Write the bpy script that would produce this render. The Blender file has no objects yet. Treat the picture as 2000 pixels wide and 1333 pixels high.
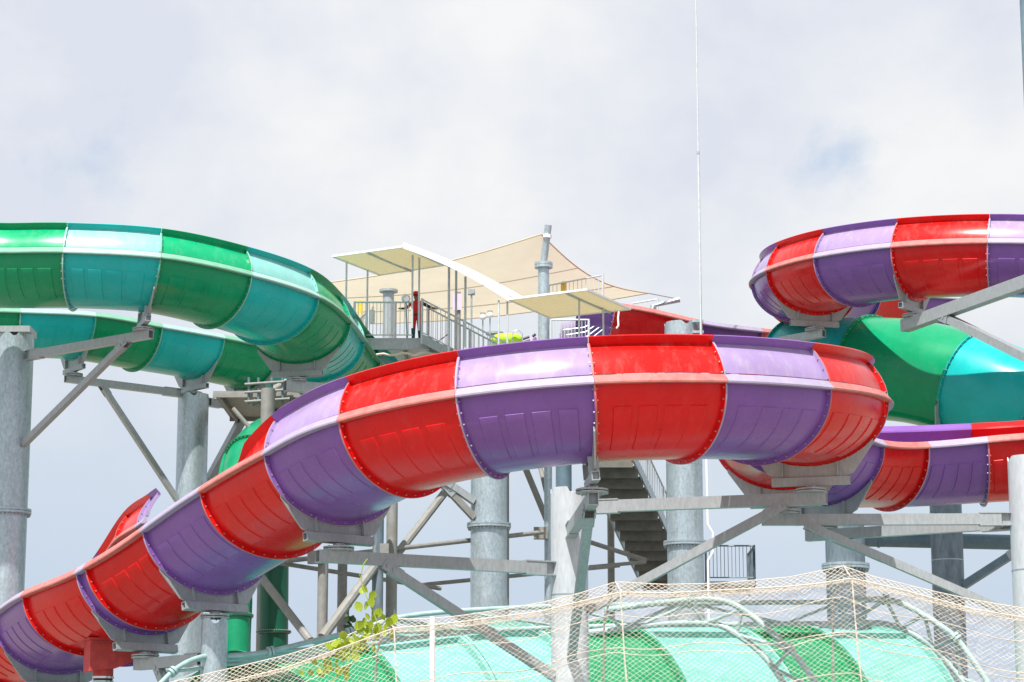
import bpy, bmesh, math, random
from mathutils import Vector, Matrix, noise
random.seed(7)
R_ = math.radians
scene = bpy.context.scene
col = scene.collection

# ------------------------------------------------------------------ camera
CAMZ, TILT, FPX = 1.6, R_(11.2), 85 / 36 * 2000
cam = bpy.data.cameras.new('camera'); cam.lens = 85; cam.sensor_width = 36
cam.clip_start = 0.5; cam.clip_end = 6000
camo = bpy.data.objects.new('camera', cam); col.objects.link(camo)
camo.location = (0, 0, CAMZ); camo.rotation_euler = (math.pi / 2 + TILT, 0, 0)
scene.camera = camo

# ------------------------------------------------------------------ light
SUN_EL, SUN_AZ = R_(57), R_(-20)          # azimuth measured from behind the camera, negative = left
sdir = Vector((math.sin(SUN_AZ) * math.cos(SUN_EL), -math.cos(SUN_AZ) * math.cos(SUN_EL), math.sin(SUN_EL)))
sun = bpy.data.lights.new('sun', 'SUN'); sun.energy = 5.0; sun.angle = R_(0.6); sun.color = (1, .96, .9)
suno = bpy.data.objects.new('sun', sun); col.objects.link(suno)
suno.rotation_euler = (-sdir).to_track_quat('-Z', 'Y').to_euler(); suno.location = (0, 0, 80)

world = bpy.data.worlds.new('World'); scene.world = world; world.use_nodes = True
wn = world.node_tree; wn.nodes.clear()
def W(t, **k):
    n = wn.nodes.new(t)
    for a, b in k.items(): setattr(n, a, b)
    return n
wl = wn.links.new
wout = W('ShaderNodeOutputWorld'); bg = W('ShaderNodeBackground'); bg.inputs[1].default_value = 0.1
sky = W('ShaderNodeTexSky', sky_type='NISHITA'); sky.sun_disc = False
sky.sun_elevation = SUN_EL; sky.sun_rotation = math.pi - SUN_AZ; sky.air_density = 1.2; sky.dust_density = 2.0
tc = W('ShaderNodeTexCoord')
SKY1, SKY2 = (8.1, .6, 3.3), (2.483, 9.1, .262)
mp = W('ShaderNodeMapping'); mp.inputs['Scale'].default_value = (1, 1, 1.3); mp.inputs['Location'].default_value = SKY1
wl(tc.outputs['Generated'], mp.inputs[0])
n1 = W('ShaderNodeTexNoise'); n1.inputs['Scale'].default_value = 6.5; n1.inputs['Detail'].default_value = 10; n1.inputs['Roughness'].default_value = .56; n1.inputs['Distortion'].default_value = .1
wl(mp.outputs[0], n1.inputs[0])
n2 = W('ShaderNodeTexNoise'); n2.inputs['Scale'].default_value = 8; n2.inputs['Detail'].default_value = 8; n2.inputs['Roughness'].default_value = .55; n2.inputs['Distortion'].default_value = .15
mp2 = W('ShaderNodeMapping'); mp2.inputs['Location'].default_value = SKY2; wl(tc.outputs['Generated'], mp2.inputs[0]); wl(mp2.outputs[0], n2.inputs[0])
r1 = W('ShaderNodeValToRGB'); r1.color_ramp.elements[0].position = .38; r1.color_ramp.elements[1].position = .62
r1.color_ramp.elements[0].color = (5.45, 5.75, 6.45, 1); r1.color_ramp.elements[1].color = (6.9, 6.95, 7.0, 1)
wl(n1.outputs[0], r1.inputs[0])
sep = W('ShaderNodeSeparateXYZ'); wl(tc.outputs['Generated'], sep.inputs[0])
hz = W('ShaderNodeMapRange', interpolation_type='SMOOTHSTEP'); hz.inputs[1].default_value = 0.06; hz.inputs[2].default_value = .26; wl(sep.outputs[2], hz.inputs[0])
mh = W('ShaderNodeMix', data_type='RGBA'); mh.inputs[6].default_value = (4.35, 5.15, 6.15, 1); wl(hz.outputs[0], mh.inputs[0]); wl(r1.outputs[0], mh.inputs[7])
r2 = W('ShaderNodeMapRange', interpolation_type='SMOOTHSTEP'); r2.inputs[1].default_value = .60; r2.inputs[2].default_value = .74; r2.inputs[4].default_value = .75
wl(n2.outputs[0], r2.inputs[0])
hm = W('ShaderNodeMath', operation='MULTIPLY'); wl(r2.outputs[0], hm.inputs[0]); wl(hz.outputs[0], hm.inputs[1])
sg = W('ShaderNodeMix', data_type='RGBA', blend_type='MULTIPLY'); sg.inputs[0].default_value = 1; sg.inputs[7].default_value = (1.25, 1.25, 1.25, 1); wl(sky.outputs[0], sg.inputs[6])
m2 = W('ShaderNodeMix', data_type='RGBA'); wl(hm.outputs[0], m2.inputs[0]); wl(mh.outputs[2], m2.inputs[6]); wl(sg.outputs[2], m2.inputs[7])
wl(m2.outputs[2], bg.inputs[0]); wl(bg.outputs[0], wout.inputs[0])

vs = scene.view_settings
vs.view_transform = 'Standard'; vs.look = 'None'; vs.exposure = 0.42; vs.gamma = 1; vs.use_curve_mapping = False

# ------------------------------------------------------------------ helpers
ct, st = math.cos(TILT), math.sin(TILT)
def P(px, py, d):
    """world point at depth d (metres north of the camera) on the sight line through a photograph pixel"""
    rx = (px - 1000) / FPX; ru = (666.5 - py) / FPX
    v = Vector((rx, ct - ru * st, st + ru * ct)); v *= d / v.y
    return v + Vector((0, 0, CAMZ))
def H(px, py, z):
    rx = (px - 1000) / FPX; ru = (666.5 - py) / FPX
    v = Vector((rx, ct - ru * st, st + ru * ct)); v *= (z - CAMZ) / v.z
    return v + Vector((0, 0, CAMZ))
def lerp(a, b, t): return a + (b - a) * t

class MB:
    def __init__(s): s.v = []; s.f = []
    def vert(s, p): s.v.append(tuple(p)); return len(s.v) - 1
    def quadgrid(s, rows, closed_u=False, closed_v=False, flip=False):
        n, m = len(rows), len(rows[0]); o = len(s.v)
        for r in rows: s.v += [tuple(p) for p in r]
        for i in range(n if closed_u else n - 1):
            for j in range(m if closed_v else m - 1):
                a = o + i * m + j; b = o + i * m + (j + 1) % m
                c = o + ((i + 1) % n) * m + (j + 1) % m; d = o + ((i + 1) % n) * m + j
                s.f.append((a, d, c, b) if flip else (a, b, c, d))
        return o
    def box(s, c, sx, sy, sz, ax=None):
        c = Vector(c); X, Y, Z = ax if ax else (Vector((1, 0, 0)), Vector((0, 1, 0)), Vector((0, 0, 1)))
        o = len(s.v)
        for i in (-.5, .5):
            for j in (-.5, .5):
                for k in (-.5, .5): s.v.append(tuple(c + X * sx * i + Y * sy * j + Z * sz * k))
        for q in ((0, 1, 3, 2), (4, 6, 7, 5), (0, 4, 5, 1), (2, 3, 7, 6), (0, 2, 6, 4), (1, 5, 7, 3)): s.f.append(tuple(o + x for x in q))
    def tube(s, pts, r, n=8, cap=True):
        pts = [Vector(p) for p in pts]; rows = []
        rr = r if isinstance(r, (list, tuple)) else [r] * len(pts)
        prev = None
        for i, p in enumerate(pts):
            t = (pts[min(i + 1, len(pts) - 1)] - pts[max(i - 1, 0)]).normalized()
            if prev is None:
                h = Vector((0, 0, 1)) if abs(t.z) < .9 else Vector((1, 0, 0))
                x = t.cross(h).normalized()
            else:
                x = (prev - t * prev.dot(t)).normalized()
            prev = x; y = t.cross(x)
            rows.append([p + (x * math.cos(2 * math.pi * k / n) + y * math.sin(2 * math.pi * k / n)) * rr[i] for k in range(n)])
        o = s.quadgrid(rows, closed_v=True)
        if cap:
            s.f.append(tuple(o + k for k in range(n))[::-1]); e = o + (len(pts) - 1) * n; s.f.append(tuple(e + k for k in range(n)))
    def bar(s, a, b, w, h, up=Vector((0, 0, 1)), hollow=0.0):
        """rectangular bar a-b; hollow>0 leaves open tube ends that deep"""
        a = Vector(a); b = Vector(b); t = (b - a).normalized()
        x = t.cross(up)
        if x.length < .01: x = t.cross(Vector((0, 1, 0)))
        x.normalize(); y = x.cross(t).normalized()
        def ring(p, k=1.0, q=0.0): return [p + x * (sx * (w / 2 - q)) + y * (sy * (h / 2 - q)) for sx, sy in ((-1, -1), (1, -1), (1, 1), (-1, 1))]
        if hollow:
            q = .018
            rows = [ring(a + t * hollow, q=q), ring(a, q=q), ring(a), ring(b), ring(b, q=q), ring(b - t * hollow, q=q)]
        else: rows = [ring(a), ring(b)]
        o = s.quadgrid(rows, closed_v=True); e = o + (len(rows) - 1) * 4
        s.f.append((o, o + 1, o + 2, o + 3)[::-1]); s.f.append((e, e + 1, e + 2, e + 3))
    def disc(s, c, r, h, n=32, ax=Vector((0, 0, 1)), r2=None):
        c = Vector(c); ax = ax.normalized(); s.tube([c - ax * h / 2, c + ax * h / 2], [r, r2 if r2 else r], n)
    def build(s, name, mat, parent=None, smooth=True, angle=32, share=None):
        base = LOC.get(parent.name, Vector()) if parent else Vector()
        if parent is None and share is not None: base = Vector(share)
        me = bpy.data.meshes.new(name)
        me.from_pydata([tuple(Vector(p) - base) for p in s.v], [], s.f)
        bm = bmesh.new(); bm.from_mesh(me); bmesh.ops.recalc_face_normals(bm, faces=bm.faces); bm.to_mesh(me); bm.free()
        if smooth:
            me.polygons.foreach_set('use_smooth', [True] * len(me.polygons))
            me.set_sharp_from_angle(angle=R_(angle))
        me.materials.append(mat)
        o = bpy.data.objects.new(name, me); col.objects.link(o)
        if parent: o.parent = parent
        else: o.location = base
        LOC[o.name] = base
        return o
LOC = {}
def thing(name, label, cat, loc, group=None):
    o = bpy.data.objects.new(name, None); col.objects.link(o); o.location = loc; o.empty_display_size = .2
    o['label'] = label; o['category'] = cat; o['kind'] = 'thing'
    if group: o['group'] = group
    LOC[o.name] = Vector(loc); return o
def tag(o, label, cat, group=None):
    o['label'] = label; o['category'] = cat
    if group: o['group'] = group
    return o
def place(name, me, parent, loc, rot=None):
    """another object on a shared mesh; loc is a world point"""
    o = bpy.data.objects.new(name, me); col.objects.link(o); o.parent = parent
    o.location = Vector(loc) - LOC[parent.name]
    if rot is not None: o.rotation_euler = rot
    return o

# ------------------------------------------------------------------ materials
def mat(name, base, rough=.5, metal=0.0, coat=0.0, var=.12, scale=2.0, stretch=(1, 1, 1), bump=0.0, bscale=20, dirt=None, dirtamt=.0, dirtscale=3.0, trans=0.0, spec=.5, roughvar=0.0, spangle=0.0):
    m = bpy.data.materials.new(name); m.use_nodes = True; nt = m.node_tree; N = nt.nodes; L = nt.links.new
    b = N['Principled BSDF']; b.inputs['Roughness'].default_value = rough; b.inputs['Metallic'].default_value = metal
    b.inputs['Coat Weight'].default_value = coat; b.inputs['Coat Roughness'].default_value = .18; b.inputs['Specular IOR Level'].default_value = spec
    t = N.new('ShaderNodeTexCoord'); mpn = N.new('ShaderNodeMapping'); mpn.inputs['Scale'].default_value = stretch; L(t.outputs['Object'], mpn.inputs[0])
    n = N.new('ShaderNodeTexNoise'); n.inputs['Scale'].default_value = scale; n.inputs['Detail'].default_value = 6; n.inputs['Roughness'].default_value = .6; L(mpn.outputs[0], n.inputs[0])
    cr = N.new('ShaderNodeValToRGB'); e = cr.color_ramp.elements; e[0].position = .32; e[1].position = .70
    e[0].color = tuple(max(0, c * (1 - var)) for c in base) + (1,); e[1].color = tuple(min(1, c * (1 + var) + var * .02) for c in base) + (1,)
    L(n.outputs[0], cr.inputs[0]); out = cr.outputs[0]
    if dirt:
        nd = N.new('ShaderNodeTexNoise'); nd.inputs['Scale'].default_value = dirtscale; nd.inputs['Detail'].default_value = 8; nd.inputs['Roughness'].default_value = .68
        md = N.new('ShaderNodeMapping'); md.inputs['Scale'].default_value = (1, 1, .28); md.inputs['Location'].default_value = (5, 2, 9); L(t.outputs['Object'], md.inputs[0]); L(md.outputs[0], nd.inputs[0])
        mr = N.new('ShaderNodeMapRange'); mr.inputs[1].default_value = .5; mr.inputs[2].default_value = .72; mr.inputs[4].default_value = dirtamt; L(nd.outputs[0], mr.inputs[0])
        mx = N.new('ShaderNodeMix'); mx.data_type = 'RGBA'; L(mr.outputs[0], mx.inputs[0]); L(out, mx.inputs[6]); mx.inputs[7].default_value = tuple(dirt) + (1,); out = mx.outputs[2]
    if spangle:
        vo = N.new('ShaderNodeTexVoronoi'); vo.inputs['Scale'].default_value = 26; vm = N.new('ShaderNodeMapping'); vm.inputs['Scale'].default_value = (1, 1, .55); L(t.outputs['Object'], vm.inputs[0]); L(vm.outputs[0], vo.inputs[0])
        sx = N.new('ShaderNodeSeparateColor'); L(vo.outputs['Color'], sx.inputs[0]); mr2 = N.new('ShaderNodeMapRange'); mr2.inputs[3].default_value = 1 - spangle; mr2.inputs[4].default_value = 1 + spangle; L(sx.outputs[0], mr2.inputs[0])
        hs = N.new('ShaderNodeHueSaturation'); L(mr2.outputs[0], hs.inputs['Value']); L(out, hs.inputs['Color']); out = hs.outputs[0]
    L(out, b.inputs['Base Color'])
    if roughvar:
        rr = N.new('ShaderNodeMapRange'); rr.inputs[1].default_value = .3; rr.inputs[2].default_value = .7; rr.inputs[3].default_value = rough - roughvar; rr.inputs[4].default_value = rough + roughvar
        L(n.outputs[0], rr.inputs[0]); L(rr.outputs[0], b.inputs['Roughness'])
    if bump:
        bn = N.new('ShaderNodeTexNoise'); bn.inputs['Scale'].default_value = bscale; bn.inputs['Detail'].default_value = 4; L(mpn.outputs[0], bn.inputs[0])
        bp = N.new('ShaderNodeBump'); bp.inputs['Strength'].default_value = bump; bp.inputs['Distance'].default_value = .02; L(bn.outputs[0], bp.inputs['Height']); L(bp.outputs[0], b.inputs['Normal'])
    if trans:
        tr = N.new('ShaderNodeBsdfTranslucent'); L(out, tr.inputs[0]); ms = N.new('ShaderNodeMixShader'); ms.inputs[0].default_value = trans
        L(b.outputs[0], ms.inputs[1]); L(tr.outputs[0], ms.inputs[2]); L(ms.outputs[0], N['Material Output'].inputs[0])
    return m
def gel(name, c, dirt=(.55, .53, .50), amt=.03): return mat(name, c, rough=.26, coat=.10, var=.10, scale=.7, roughvar=.09, spec=.26, dirt=dirt, dirtamt=amt, dirtscale=5)
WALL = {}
RED, PUR = gel('red_gelcoat', (.66, .006, .008)), gel('purple_gelcoat', (.215, .095, .365))
GRN, TEA = gel('green_gelcoat', (.003, .29, .125)), gel('teal_gelcoat', (.008, .44, .43))
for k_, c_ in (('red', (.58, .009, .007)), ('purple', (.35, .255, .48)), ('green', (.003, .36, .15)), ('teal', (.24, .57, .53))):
    WALL[k_ + '_gelcoat'] = gel('sunlit_chalked_' + k_ + '_gelcoat', c_, amt=.10 if k_ in ('red', 'green') else .30)  # near-wall copies: chalking plus the sun's brightening put into the colour
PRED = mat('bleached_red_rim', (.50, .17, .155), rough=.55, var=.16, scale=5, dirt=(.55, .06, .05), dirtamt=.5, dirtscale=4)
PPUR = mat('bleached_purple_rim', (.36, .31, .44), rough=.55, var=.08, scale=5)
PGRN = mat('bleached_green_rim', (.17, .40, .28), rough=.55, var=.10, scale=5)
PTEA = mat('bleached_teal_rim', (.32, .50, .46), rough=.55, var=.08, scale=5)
GALV = mat('galvanised_steel', (.42, .50, .545), rough=.38, metal=.55, var=.16, scale=9, stretch=(1.5, 1.5, .5), dirt=(.56, .59, .60), dirtamt=.38, dirtscale=3.4, spangle=.10)
GALVD = mat('dark_and_shaded_galvanised_steel', (.15, .20, .24), rough=.45, metal=.35, var=.3, scale=3.2, stretch=(2, 2, .6), dirt=(.3, .34, .37), dirtamt=.5, dirtscale=2.2)  # the slides' shade is put into this dark colour for two right columns
BEAM = mat('weathered_galvanised_beam', (.375, .405, .425), rough=.45, metal=.35, var=.13, scale=14, stretch=(1, 1, .35), dirt=(.32, .30, .25), dirtamt=.22, dirtscale=5)
TREAD = mat('dark_stair_plate', (.15, .145, .13), rough=.7, var=.2, scale=3)
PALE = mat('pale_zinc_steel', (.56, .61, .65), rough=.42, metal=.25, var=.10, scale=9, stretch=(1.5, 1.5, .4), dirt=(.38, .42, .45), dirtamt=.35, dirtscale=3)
DUST = mat('dusty_steel', (.25, .25, .24), rough=.65, metal=.15, var=.15, scale=4, dirt=(.24, .2, .14), dirtamt=.5)
PAINT = mat('blue_grey_painted_steel', (.12, .19, .24), rough=.45, var=.15, scale=3)
BOLT = mat('zinc_bolt', (.45, .42, .38), rough=.4, metal=.5, var=.2, scale=30)
AQUA = mat('aqua_painted_pipe', (.33, .47, .47), rough=.4, var=.15, scale=5)
ROPE = mat('beige_net_rope', (.66, .585, .50), rough=.8, var=.12, scale=20)
FAB = mat('cream_shade_fabric', (.78, .72, .55), rough=.8, var=.04, scale=6, trans=.5)
POST = mat('light_galvanised_post', (.56, .60, .62), rough=.45, metal=.2, var=.12, scale=5)
SAIL = mat('tan_sail_fabric', (.67, .605, .485), rough=.85, var=.04, scale=.8, trans=.42)
WHT = mat('white_paint', (.80, .80, .80), rough=.5, var=.04)
BLK = mat('black_rubber', (.02, .02, .022), rough=.5)
YEL = mat('yellow_plastic', (.75, .50, .02), rough=.45)
LIME = mat('lime_green_vinyl', (.42, .72, .02), rough=.35)
LAV = mat('pale_lavender_gelcoat', (.62, .52, .72), rough=.35, coat=.2)
CHR = mat('polished_steel', (.7, .7, .7), rough=.2, metal=.9)
LEAF = mat('bright_leaf', (.36, .46, .03), rough=.45, var=.30, scale=9, trans=.45)
LEAFD = mat('dark_leaf', (.04, .09, .03), rough=.5, var=.3, scale=9)
STEM = mat('vine_stem', (.30, .36, .06), rough=.6)

# ------------------------------------------------------------------ setting
g = MB(); n = 40
rows = [[Vector((-900 + 1800 * j / n, -200 + 2600 * i / n, 0)) for j in range(n + 1)] for i in range(n + 1)]
g.quadgrid(rows)
go = g.build('ground', mat('pale_paving', (.27, .24, .195), rough=.8, var=.2, scale=.15, dirt=(.12, .16, .06), dirtamt=.7, dirtscale=.05), smooth=False); go['kind'] = 'structure'
pw = MB(); pts = [Vector((math.cos(a) * 11 * (1 + .12 * math.sin(3 * a)), 58 + math.sin(a) * 8 * (1 + .1 * math.cos(2 * a)), .004)) for a in [2 * math.pi * k / 64 for k in range(64)]]
for p in pts: pw.v.append(tuple(p))
pw.f.append(tuple(range(64)))
po = pw.build('pool_water', mat('pool_water_blue', (.10, .42, .42), rough=.08, var=.1, scale=.4, bump=.3, bscale=2), smooth=False); po['kind'] = 'structure'

# ------------------------------------------------------------------ flumes
A, B_ = 1.70, 1.35
NW, NB = 7, 42
PADS = (R_(20), R_(66))
def path(C):
    C = [Vector(c) for c in C]; n = len(C); t = [0]
    for i in range(1, n): t.append(t[-1] + (C[i] - C[i - 1]).length)
    m = []
    for i in range(n):
        if 0 < i < n - 1:
            h0, h1 = t[i] - t[i - 1], t[i + 1] - t[i]
            m.append(((C[i] - C[i - 1]) / h0 * h1 + (C[i + 1] - C[i]) / h1 * h0) / (h0 + h1))
        else: m.append(None)
    m[0] = (C[1] - C[0]) / t[1] * 2 - m[1] if n > 2 else (C[1] - C[0]) / t[1]
    m[-1] = (C[-1] - C[-2]) / (t[-1] - t[-2]) * 2 - m[-2] if n > 2 else m[0]
    def at(s):
        i = min(max(int(s), 0), n - 2); u = s - i; h = t[i + 1] - t[i]
        p = C[i] * (2 * u ** 3 - 3 * u ** 2 + 1) + m[i] * h * (u ** 3 - 2 * u ** 2 + u) + C[i + 1] * (-2 * u ** 3 + 3 * u ** 2) + m[i + 1] * h * (u ** 3 - u ** 2)
        d = C[i] * (6 * u * u - 6 * u) / h + m[i] * (3 * u * u - 4 * u + 1) + C[i + 1] * (-6 * u * u + 6 * u) / h + m[i + 1] * (3 * u * u - 2 * u)
        T = d.normalized(); Rr = Vector((T.y, -T.x, 0)).normalized(); U = Rr.cross(T).normalized()
        return p, T, Rr, U
    return at, t
def pw_lin(tab, s):
    if s <= tab[0][0]: return tab[0][1]
    for (a, x), (b, y) in zip(tab, tab[1:]):
        if s <= b:
            u = (s - a) / (b - a); u = u * u * (3 - 2 * u); return x + (y - x) * u
    return tab[-1][1]
def wallpts(w):
    """right-hand wall from lip down to rim, w = how much of its full height is there"""
    out = []
    def wp(q): return (A - .36 * q ** 1.8, .08 + .76 * q)
    top = wp(w); k = min(1, w * 3)
    out.append((top[0] + .15 * k, top[1] + .16 * k)); out.append((top[0] + .012 * k, top[1] + .012 * k))
    for i in range(NW): out.append(wp(w * (1 - i / NW)))
    return out
def profile(wr, wl_, pad):
    pr = wallpts(wr)
    for k in range(NB + 1):
        th = TH[k]; c, s = math.cos(th), math.sin(th)
        a, b = A, B_
        e = .021 if pad and PADS[0] + .004 < th < PADS[1] - .004 else 0
        pr.append((a * c + e * c, -b * s - e * s))
    pr += [(-u, v) for u, v in reversed(wallpts(wl_))]
    return pr
TH = sorted([math.pi * k / (NB - 4) for k in range(NB - 3)] + [PADS[0], PADS[0] + .012, PADS[1] - .012, PADS[1]])
def offset(pr, d, dw=None):
    out = []; n = len(pr)
    for i in range(n):
        a, b = pr[max(i - 1, 0)], pr[min(i + 1, n - 1)]
        du, dv = b[0] - a[0], b[1] - a[1]; l = math.hypot(du, dv) or 1
        dd = d if (dw is None or NW + 2 <= i < n - NW - 2) else dw
        out.append((pr[i][0] - dv / l * dd, pr[i][1] + du / l * dd))
    return out
bolt_count = 0
def add_bolt(mb, p, ax, x, y, r, h):
    o = len(mb.v)
    for q, rr in ((0, r), (h, r * .85)):
        for k in range(5): mb.v.append(tuple(p + ax * q + (x * math.cos(k * 1.2566) + y * math.sin(k * 1.2566)) * rr))
    for k in range(5): mb.f.append((o + k, o + (k + 1) % 5, o + 5 + (k + 1) % 5, o + 5 + k))
    mb.f.append((o + 5, o + 6, o + 7, o + 8, o + 9))
class Flume: pass
def flume(name, label, cat, C, cols, wr, wl_, pads=lambda i: True, group=None, names=None):
    F = Flume(); F.at, F.t = path(C); F.n = len(C)
    mid = C[len(C) // 2]; root = thing(name, label, cat, (mid[0], mid[1], mid[2] - B_), group); F.root = root
    for i in range(F.n - 1):
        m, pm, cname = cols[i % len(cols)]
        L = F.t[i + 1] - F.t[i]; e = .028 / L
        # stations along the segment, doubled at the stiffener pads
        S = [(0.0 + .006 / L, False), (e, False)]
        if L > 1.5 and pads(i):
            npad = 4; g0 = .22 / L; wp = (1 - 2 * g0) / npad; gap = .13 / L
            for k in range(npad):
                a = g0 + k * wp + gap / 2; b = g0 + (k + 1) * wp - gap / 2; q = .014 / L
                S += [(a - q, False), (a, True), (lerp(a, b, .33), True), (lerp(a, b, .66), True), (b, True), (b + q, False)]
        else:
            for k in range(1, 14): S.append((k / 14, False))
        S += [(1 - e, False), (1 - .006 / L, False)]
        NWL = NW + 2
        NP = 2 * NWL + NB + 1
        secs = {'bowl': (NWL, NWL + NB + 1), 'near': (1, NWL), 'far': (NWL + NB + 1, NP - 1), 'lipn': (0, 2), 'lipf': (NP - 2, NP)}
        mbs = {}
        for key, (lo_, hi_) in secs.items():
            if key in ('near', 'lipn') and max(pw_lin(wr, i), pw_lin(wr, i + .5), pw_lin(wr, i + 1)) < .02: continue
            if key in ('far', 'lipf') and max(pw_lin(wl_, i), pw_lin(wl_, i + .5), pw_lin(wl_, i + 1)) < .02: continue
            loop = []
            for u, pd in S:
                s = i + u; p, T, Rr, U = F.at(s); pr = profile(pw_lin(wr, s), pw_lin(wl_, s), pd)[lo_:hi_]
                ins = offset(profile(pw_lin(wr, s), pw_lin(wl_, s), False), -.03)[lo_:hi_]
                loop.append([p + Rr * a + U * b for a, b in pr] + [p + Rr * a + U * b for a, b in reversed(ins)])
            mb = mbs[key] = MB(); npt = hi_ - lo_
            o = mb.quadgrid(loop, closed_v=True)
            for base in (o, o + (len(loop) - 1) * 2 * npt):
                for k in range(npt - 1): mb.f.append((base + k, base + k + 1, base + 2 * npt - 2 - k, base + 2 * npt - 1 - k))
        # bolted end flanges
        bolts = MB()
        for u, sg in ((.004 / L, 1), (1 - .004 / L, -1)):
            s = i + u; p, T, Rr, U = F.at(s); pr = profile(pw_lin(wr, s), pw_lin(wl_, s), False)
            po_ = offset(pr, .105, .085); pi_ = offset(pr, -.01)
            t0, t1 = T * 0, T * sg * .026
            for key, mb in mbs.items():
                lo, hi = secs[key]
                if key.startswith('lip'): continue
                rows = [[p + Rr * q[0] + U * q[1] + tt for q in src[lo:hi]] for src, tt in ((pi_, t0), (po_, t0), (po_, t1), (pi_, t1))]
                o = mb.quadgrid(rows, closed_u=True); w_ = hi - lo
                for z_ in (0, w_ - 1): mb.f.append(tuple(o + z_ + w_ * y_ for y_ in range(4)))
            lo = 1 if 'near' in mbs else NWL; hi = len(pr) - 1 if 'far' in mbs else NWL + NB + 1
            ctr = offset(pr, .058, .048); acc = 0
            for k in range(lo + 1, hi):
                seg = math.hypot(ctr[k][0] - ctr[k - 1][0], ctr[k][1] - ctr[k - 1][1]); acc += seg
                if acc > .235:
                    acc = 0; q = ctr[k]; add_bolt(bolts, p + Rr * q[0] + U * q[1] + t1, T * sg, Rr, U, .019, .025)
        so = mbs['bowl'].build('flume_segment', m, root, angle=30)
        for key in ('near', 'far', 'lipn', 'lipf'):
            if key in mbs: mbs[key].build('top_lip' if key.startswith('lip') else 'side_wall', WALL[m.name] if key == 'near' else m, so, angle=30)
        if names: so['label'] = cname
        bo = bolts.build('flange_bolts', BOLT, so, smooth=False); bo['kind'] = 'stuff'
        # pale cut edge of the joint flange
        if i > 0:
            p, T, Rr, U = F.at(i); pr = profile(pw_lin(wr, i), pw_lin(wl_, i), False); ed = MB()
            a_, b_ = offset(pr, .098, .078), offset(pr, .112, .092); lo = 1 if 'near' in mbs else NWL; hi = len(pr) - 1 if 'far' in mbs else NWL + NB + 1
            ed.quadgrid([[p + Rr * q[0] + U * q[1] + T * tt for q in src[lo:hi]] for src, tt in ((a_, -.016), (b_, -.016), (b_, .016), (a_, .016))], closed_u=True)
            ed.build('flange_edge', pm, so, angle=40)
        # rim bands both sides
        for sg in (1, -1):
            band = MB(); rows = []
            for k in range(15):
                p, T, Rr, U = F.at(i + lerp(.004 / L, 1 - .004 / L, k / 14))
                pts = [(A + .012, -.035), (A + .185, -.035), (A + .19, .0), (A + .06, .155), (A + .012, .155)]
                rows.append([p + Rr * sg * a + U * b for a, b in pts])
            o = band.quadgrid(rows, closed_v=True); e_ = o + 14 * 5
            band.f.append(tuple(range(o, o + 5))); band.f.append(tuple(range(e_, e_ + 5)))
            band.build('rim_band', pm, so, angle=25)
    return F

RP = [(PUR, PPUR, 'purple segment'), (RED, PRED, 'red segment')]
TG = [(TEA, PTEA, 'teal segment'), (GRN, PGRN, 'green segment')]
GT = [TG[1], TG[0]]
front = flume('water_slide', 'large red and purple open flume curving across the front of the scene', 'water slide',
    [[-14.9, 67.3, 6.3], [-13.35, 65.85, 6.5], [-11.993, 63.964, 6.771], [-10.735, 61.618, 7.09], [-9.151, 59.493, 7.428], [-8.894, 59.204, 7.522], [-7.246, 57.424, 8.211], [-5.587, 55.214, 8.853], [-3.936, 52.975, 9.363], [-2.418, 51.043, 9.741], [-0.533, 49.89, 10.006], [1.55, 49.597, 10.213], [3.581, 50.119, 10.369], [5.397, 51.557, 10.558], [6.702, 53.867, 10.809], [6.774, 56.539, 10.939], [6.759, 59.224, 10.976], [8.022, 61.727, 10.899], [9.985, 63.444, 11.047], [12.51, 63.951, 11.236], [15.04, 63.003, 11.292], [17.3, 61.4, 11.35]],
    RP, [(7.45, 0), (8.15, 1), (15.2, 1), (16.4, 0)], [(4.2, 1), (5.6, 0), (15.6, 0), (16.6, 1)], pads=lambda i: True, names=1)
upper = flume('water_slide', 'red and purple open flume bending high at the upper right', 'water slide',
    [[16.3, 92.7, 21.3], [14.55, 91.6, 21.2], [12.444, 89.591, 21.07], [11.039, 87.303, 20.787], [10.388, 84.699, 20.505], [10.553, 82.023, 20.227], [11.56, 79.627, 20.006], [13.329, 77.873, 19.839], [15.672, 76.816, 19.673], [18.342, 76.485, 19.458], [21, 76.9, 19.25]],
    [RP[0], RP[1]], [(1.0, 0), (3.0, 1)], [(1.5, 1), (2.6, 0)], names=1)
teal = flume('water_slide', 'teal and green open flume curving high at the upper left', 'water slide',
    [[-21.5, 73.6, 19.1], [-18.89, 73.957, 18.98], [-16.282, 74.709, 18.858], [-13.877, 74.552, 18.812], [-11.45, 74.71, 18.695], [-9.453, 75.971, 18.492], [-7.938, 78.073, 18.352], [-7.236, 80.666, 18.147], [-6.929, 83.317, 18.031], [-6.427, 85.986, 17.738], [-5.2, 88.3, 17.5]],
    GT, [(8.6, 1), (10, .15)], [(0, 0)], names=1)
low = flume('water_slide', 'teal and green open flume passing lower behind the high green curve', 'water slide',
    [[-23.9, 86.6, 19.6], [-21.37, 87.574, 19.748], [-18.887, 88.621, 19.909], [-16.551, 89.98, 20.07], [-14.443, 91.575, 19.989], [-12.406, 93.347, 19.936], [-10.563, 95.32, 19.866], [-8.935, 97.473, 19.795]],
    TG, [(0, 0)], [(0, 0.0)], names=1)
far = flume('water_slide', 'red and purple flume starting at the tower platform', 'water slide',
    [[2.7, 90.03, 20.55], [3.72, 89.997, 20.386], [6.257, 91.006, 19.978], [8.276, 92.812, 20.115], [9.638, 95.069, 20.5], [10.6, 97.6, 20.7]],
    RP, [(0, 0)], [(0, 0)], names=1)
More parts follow.
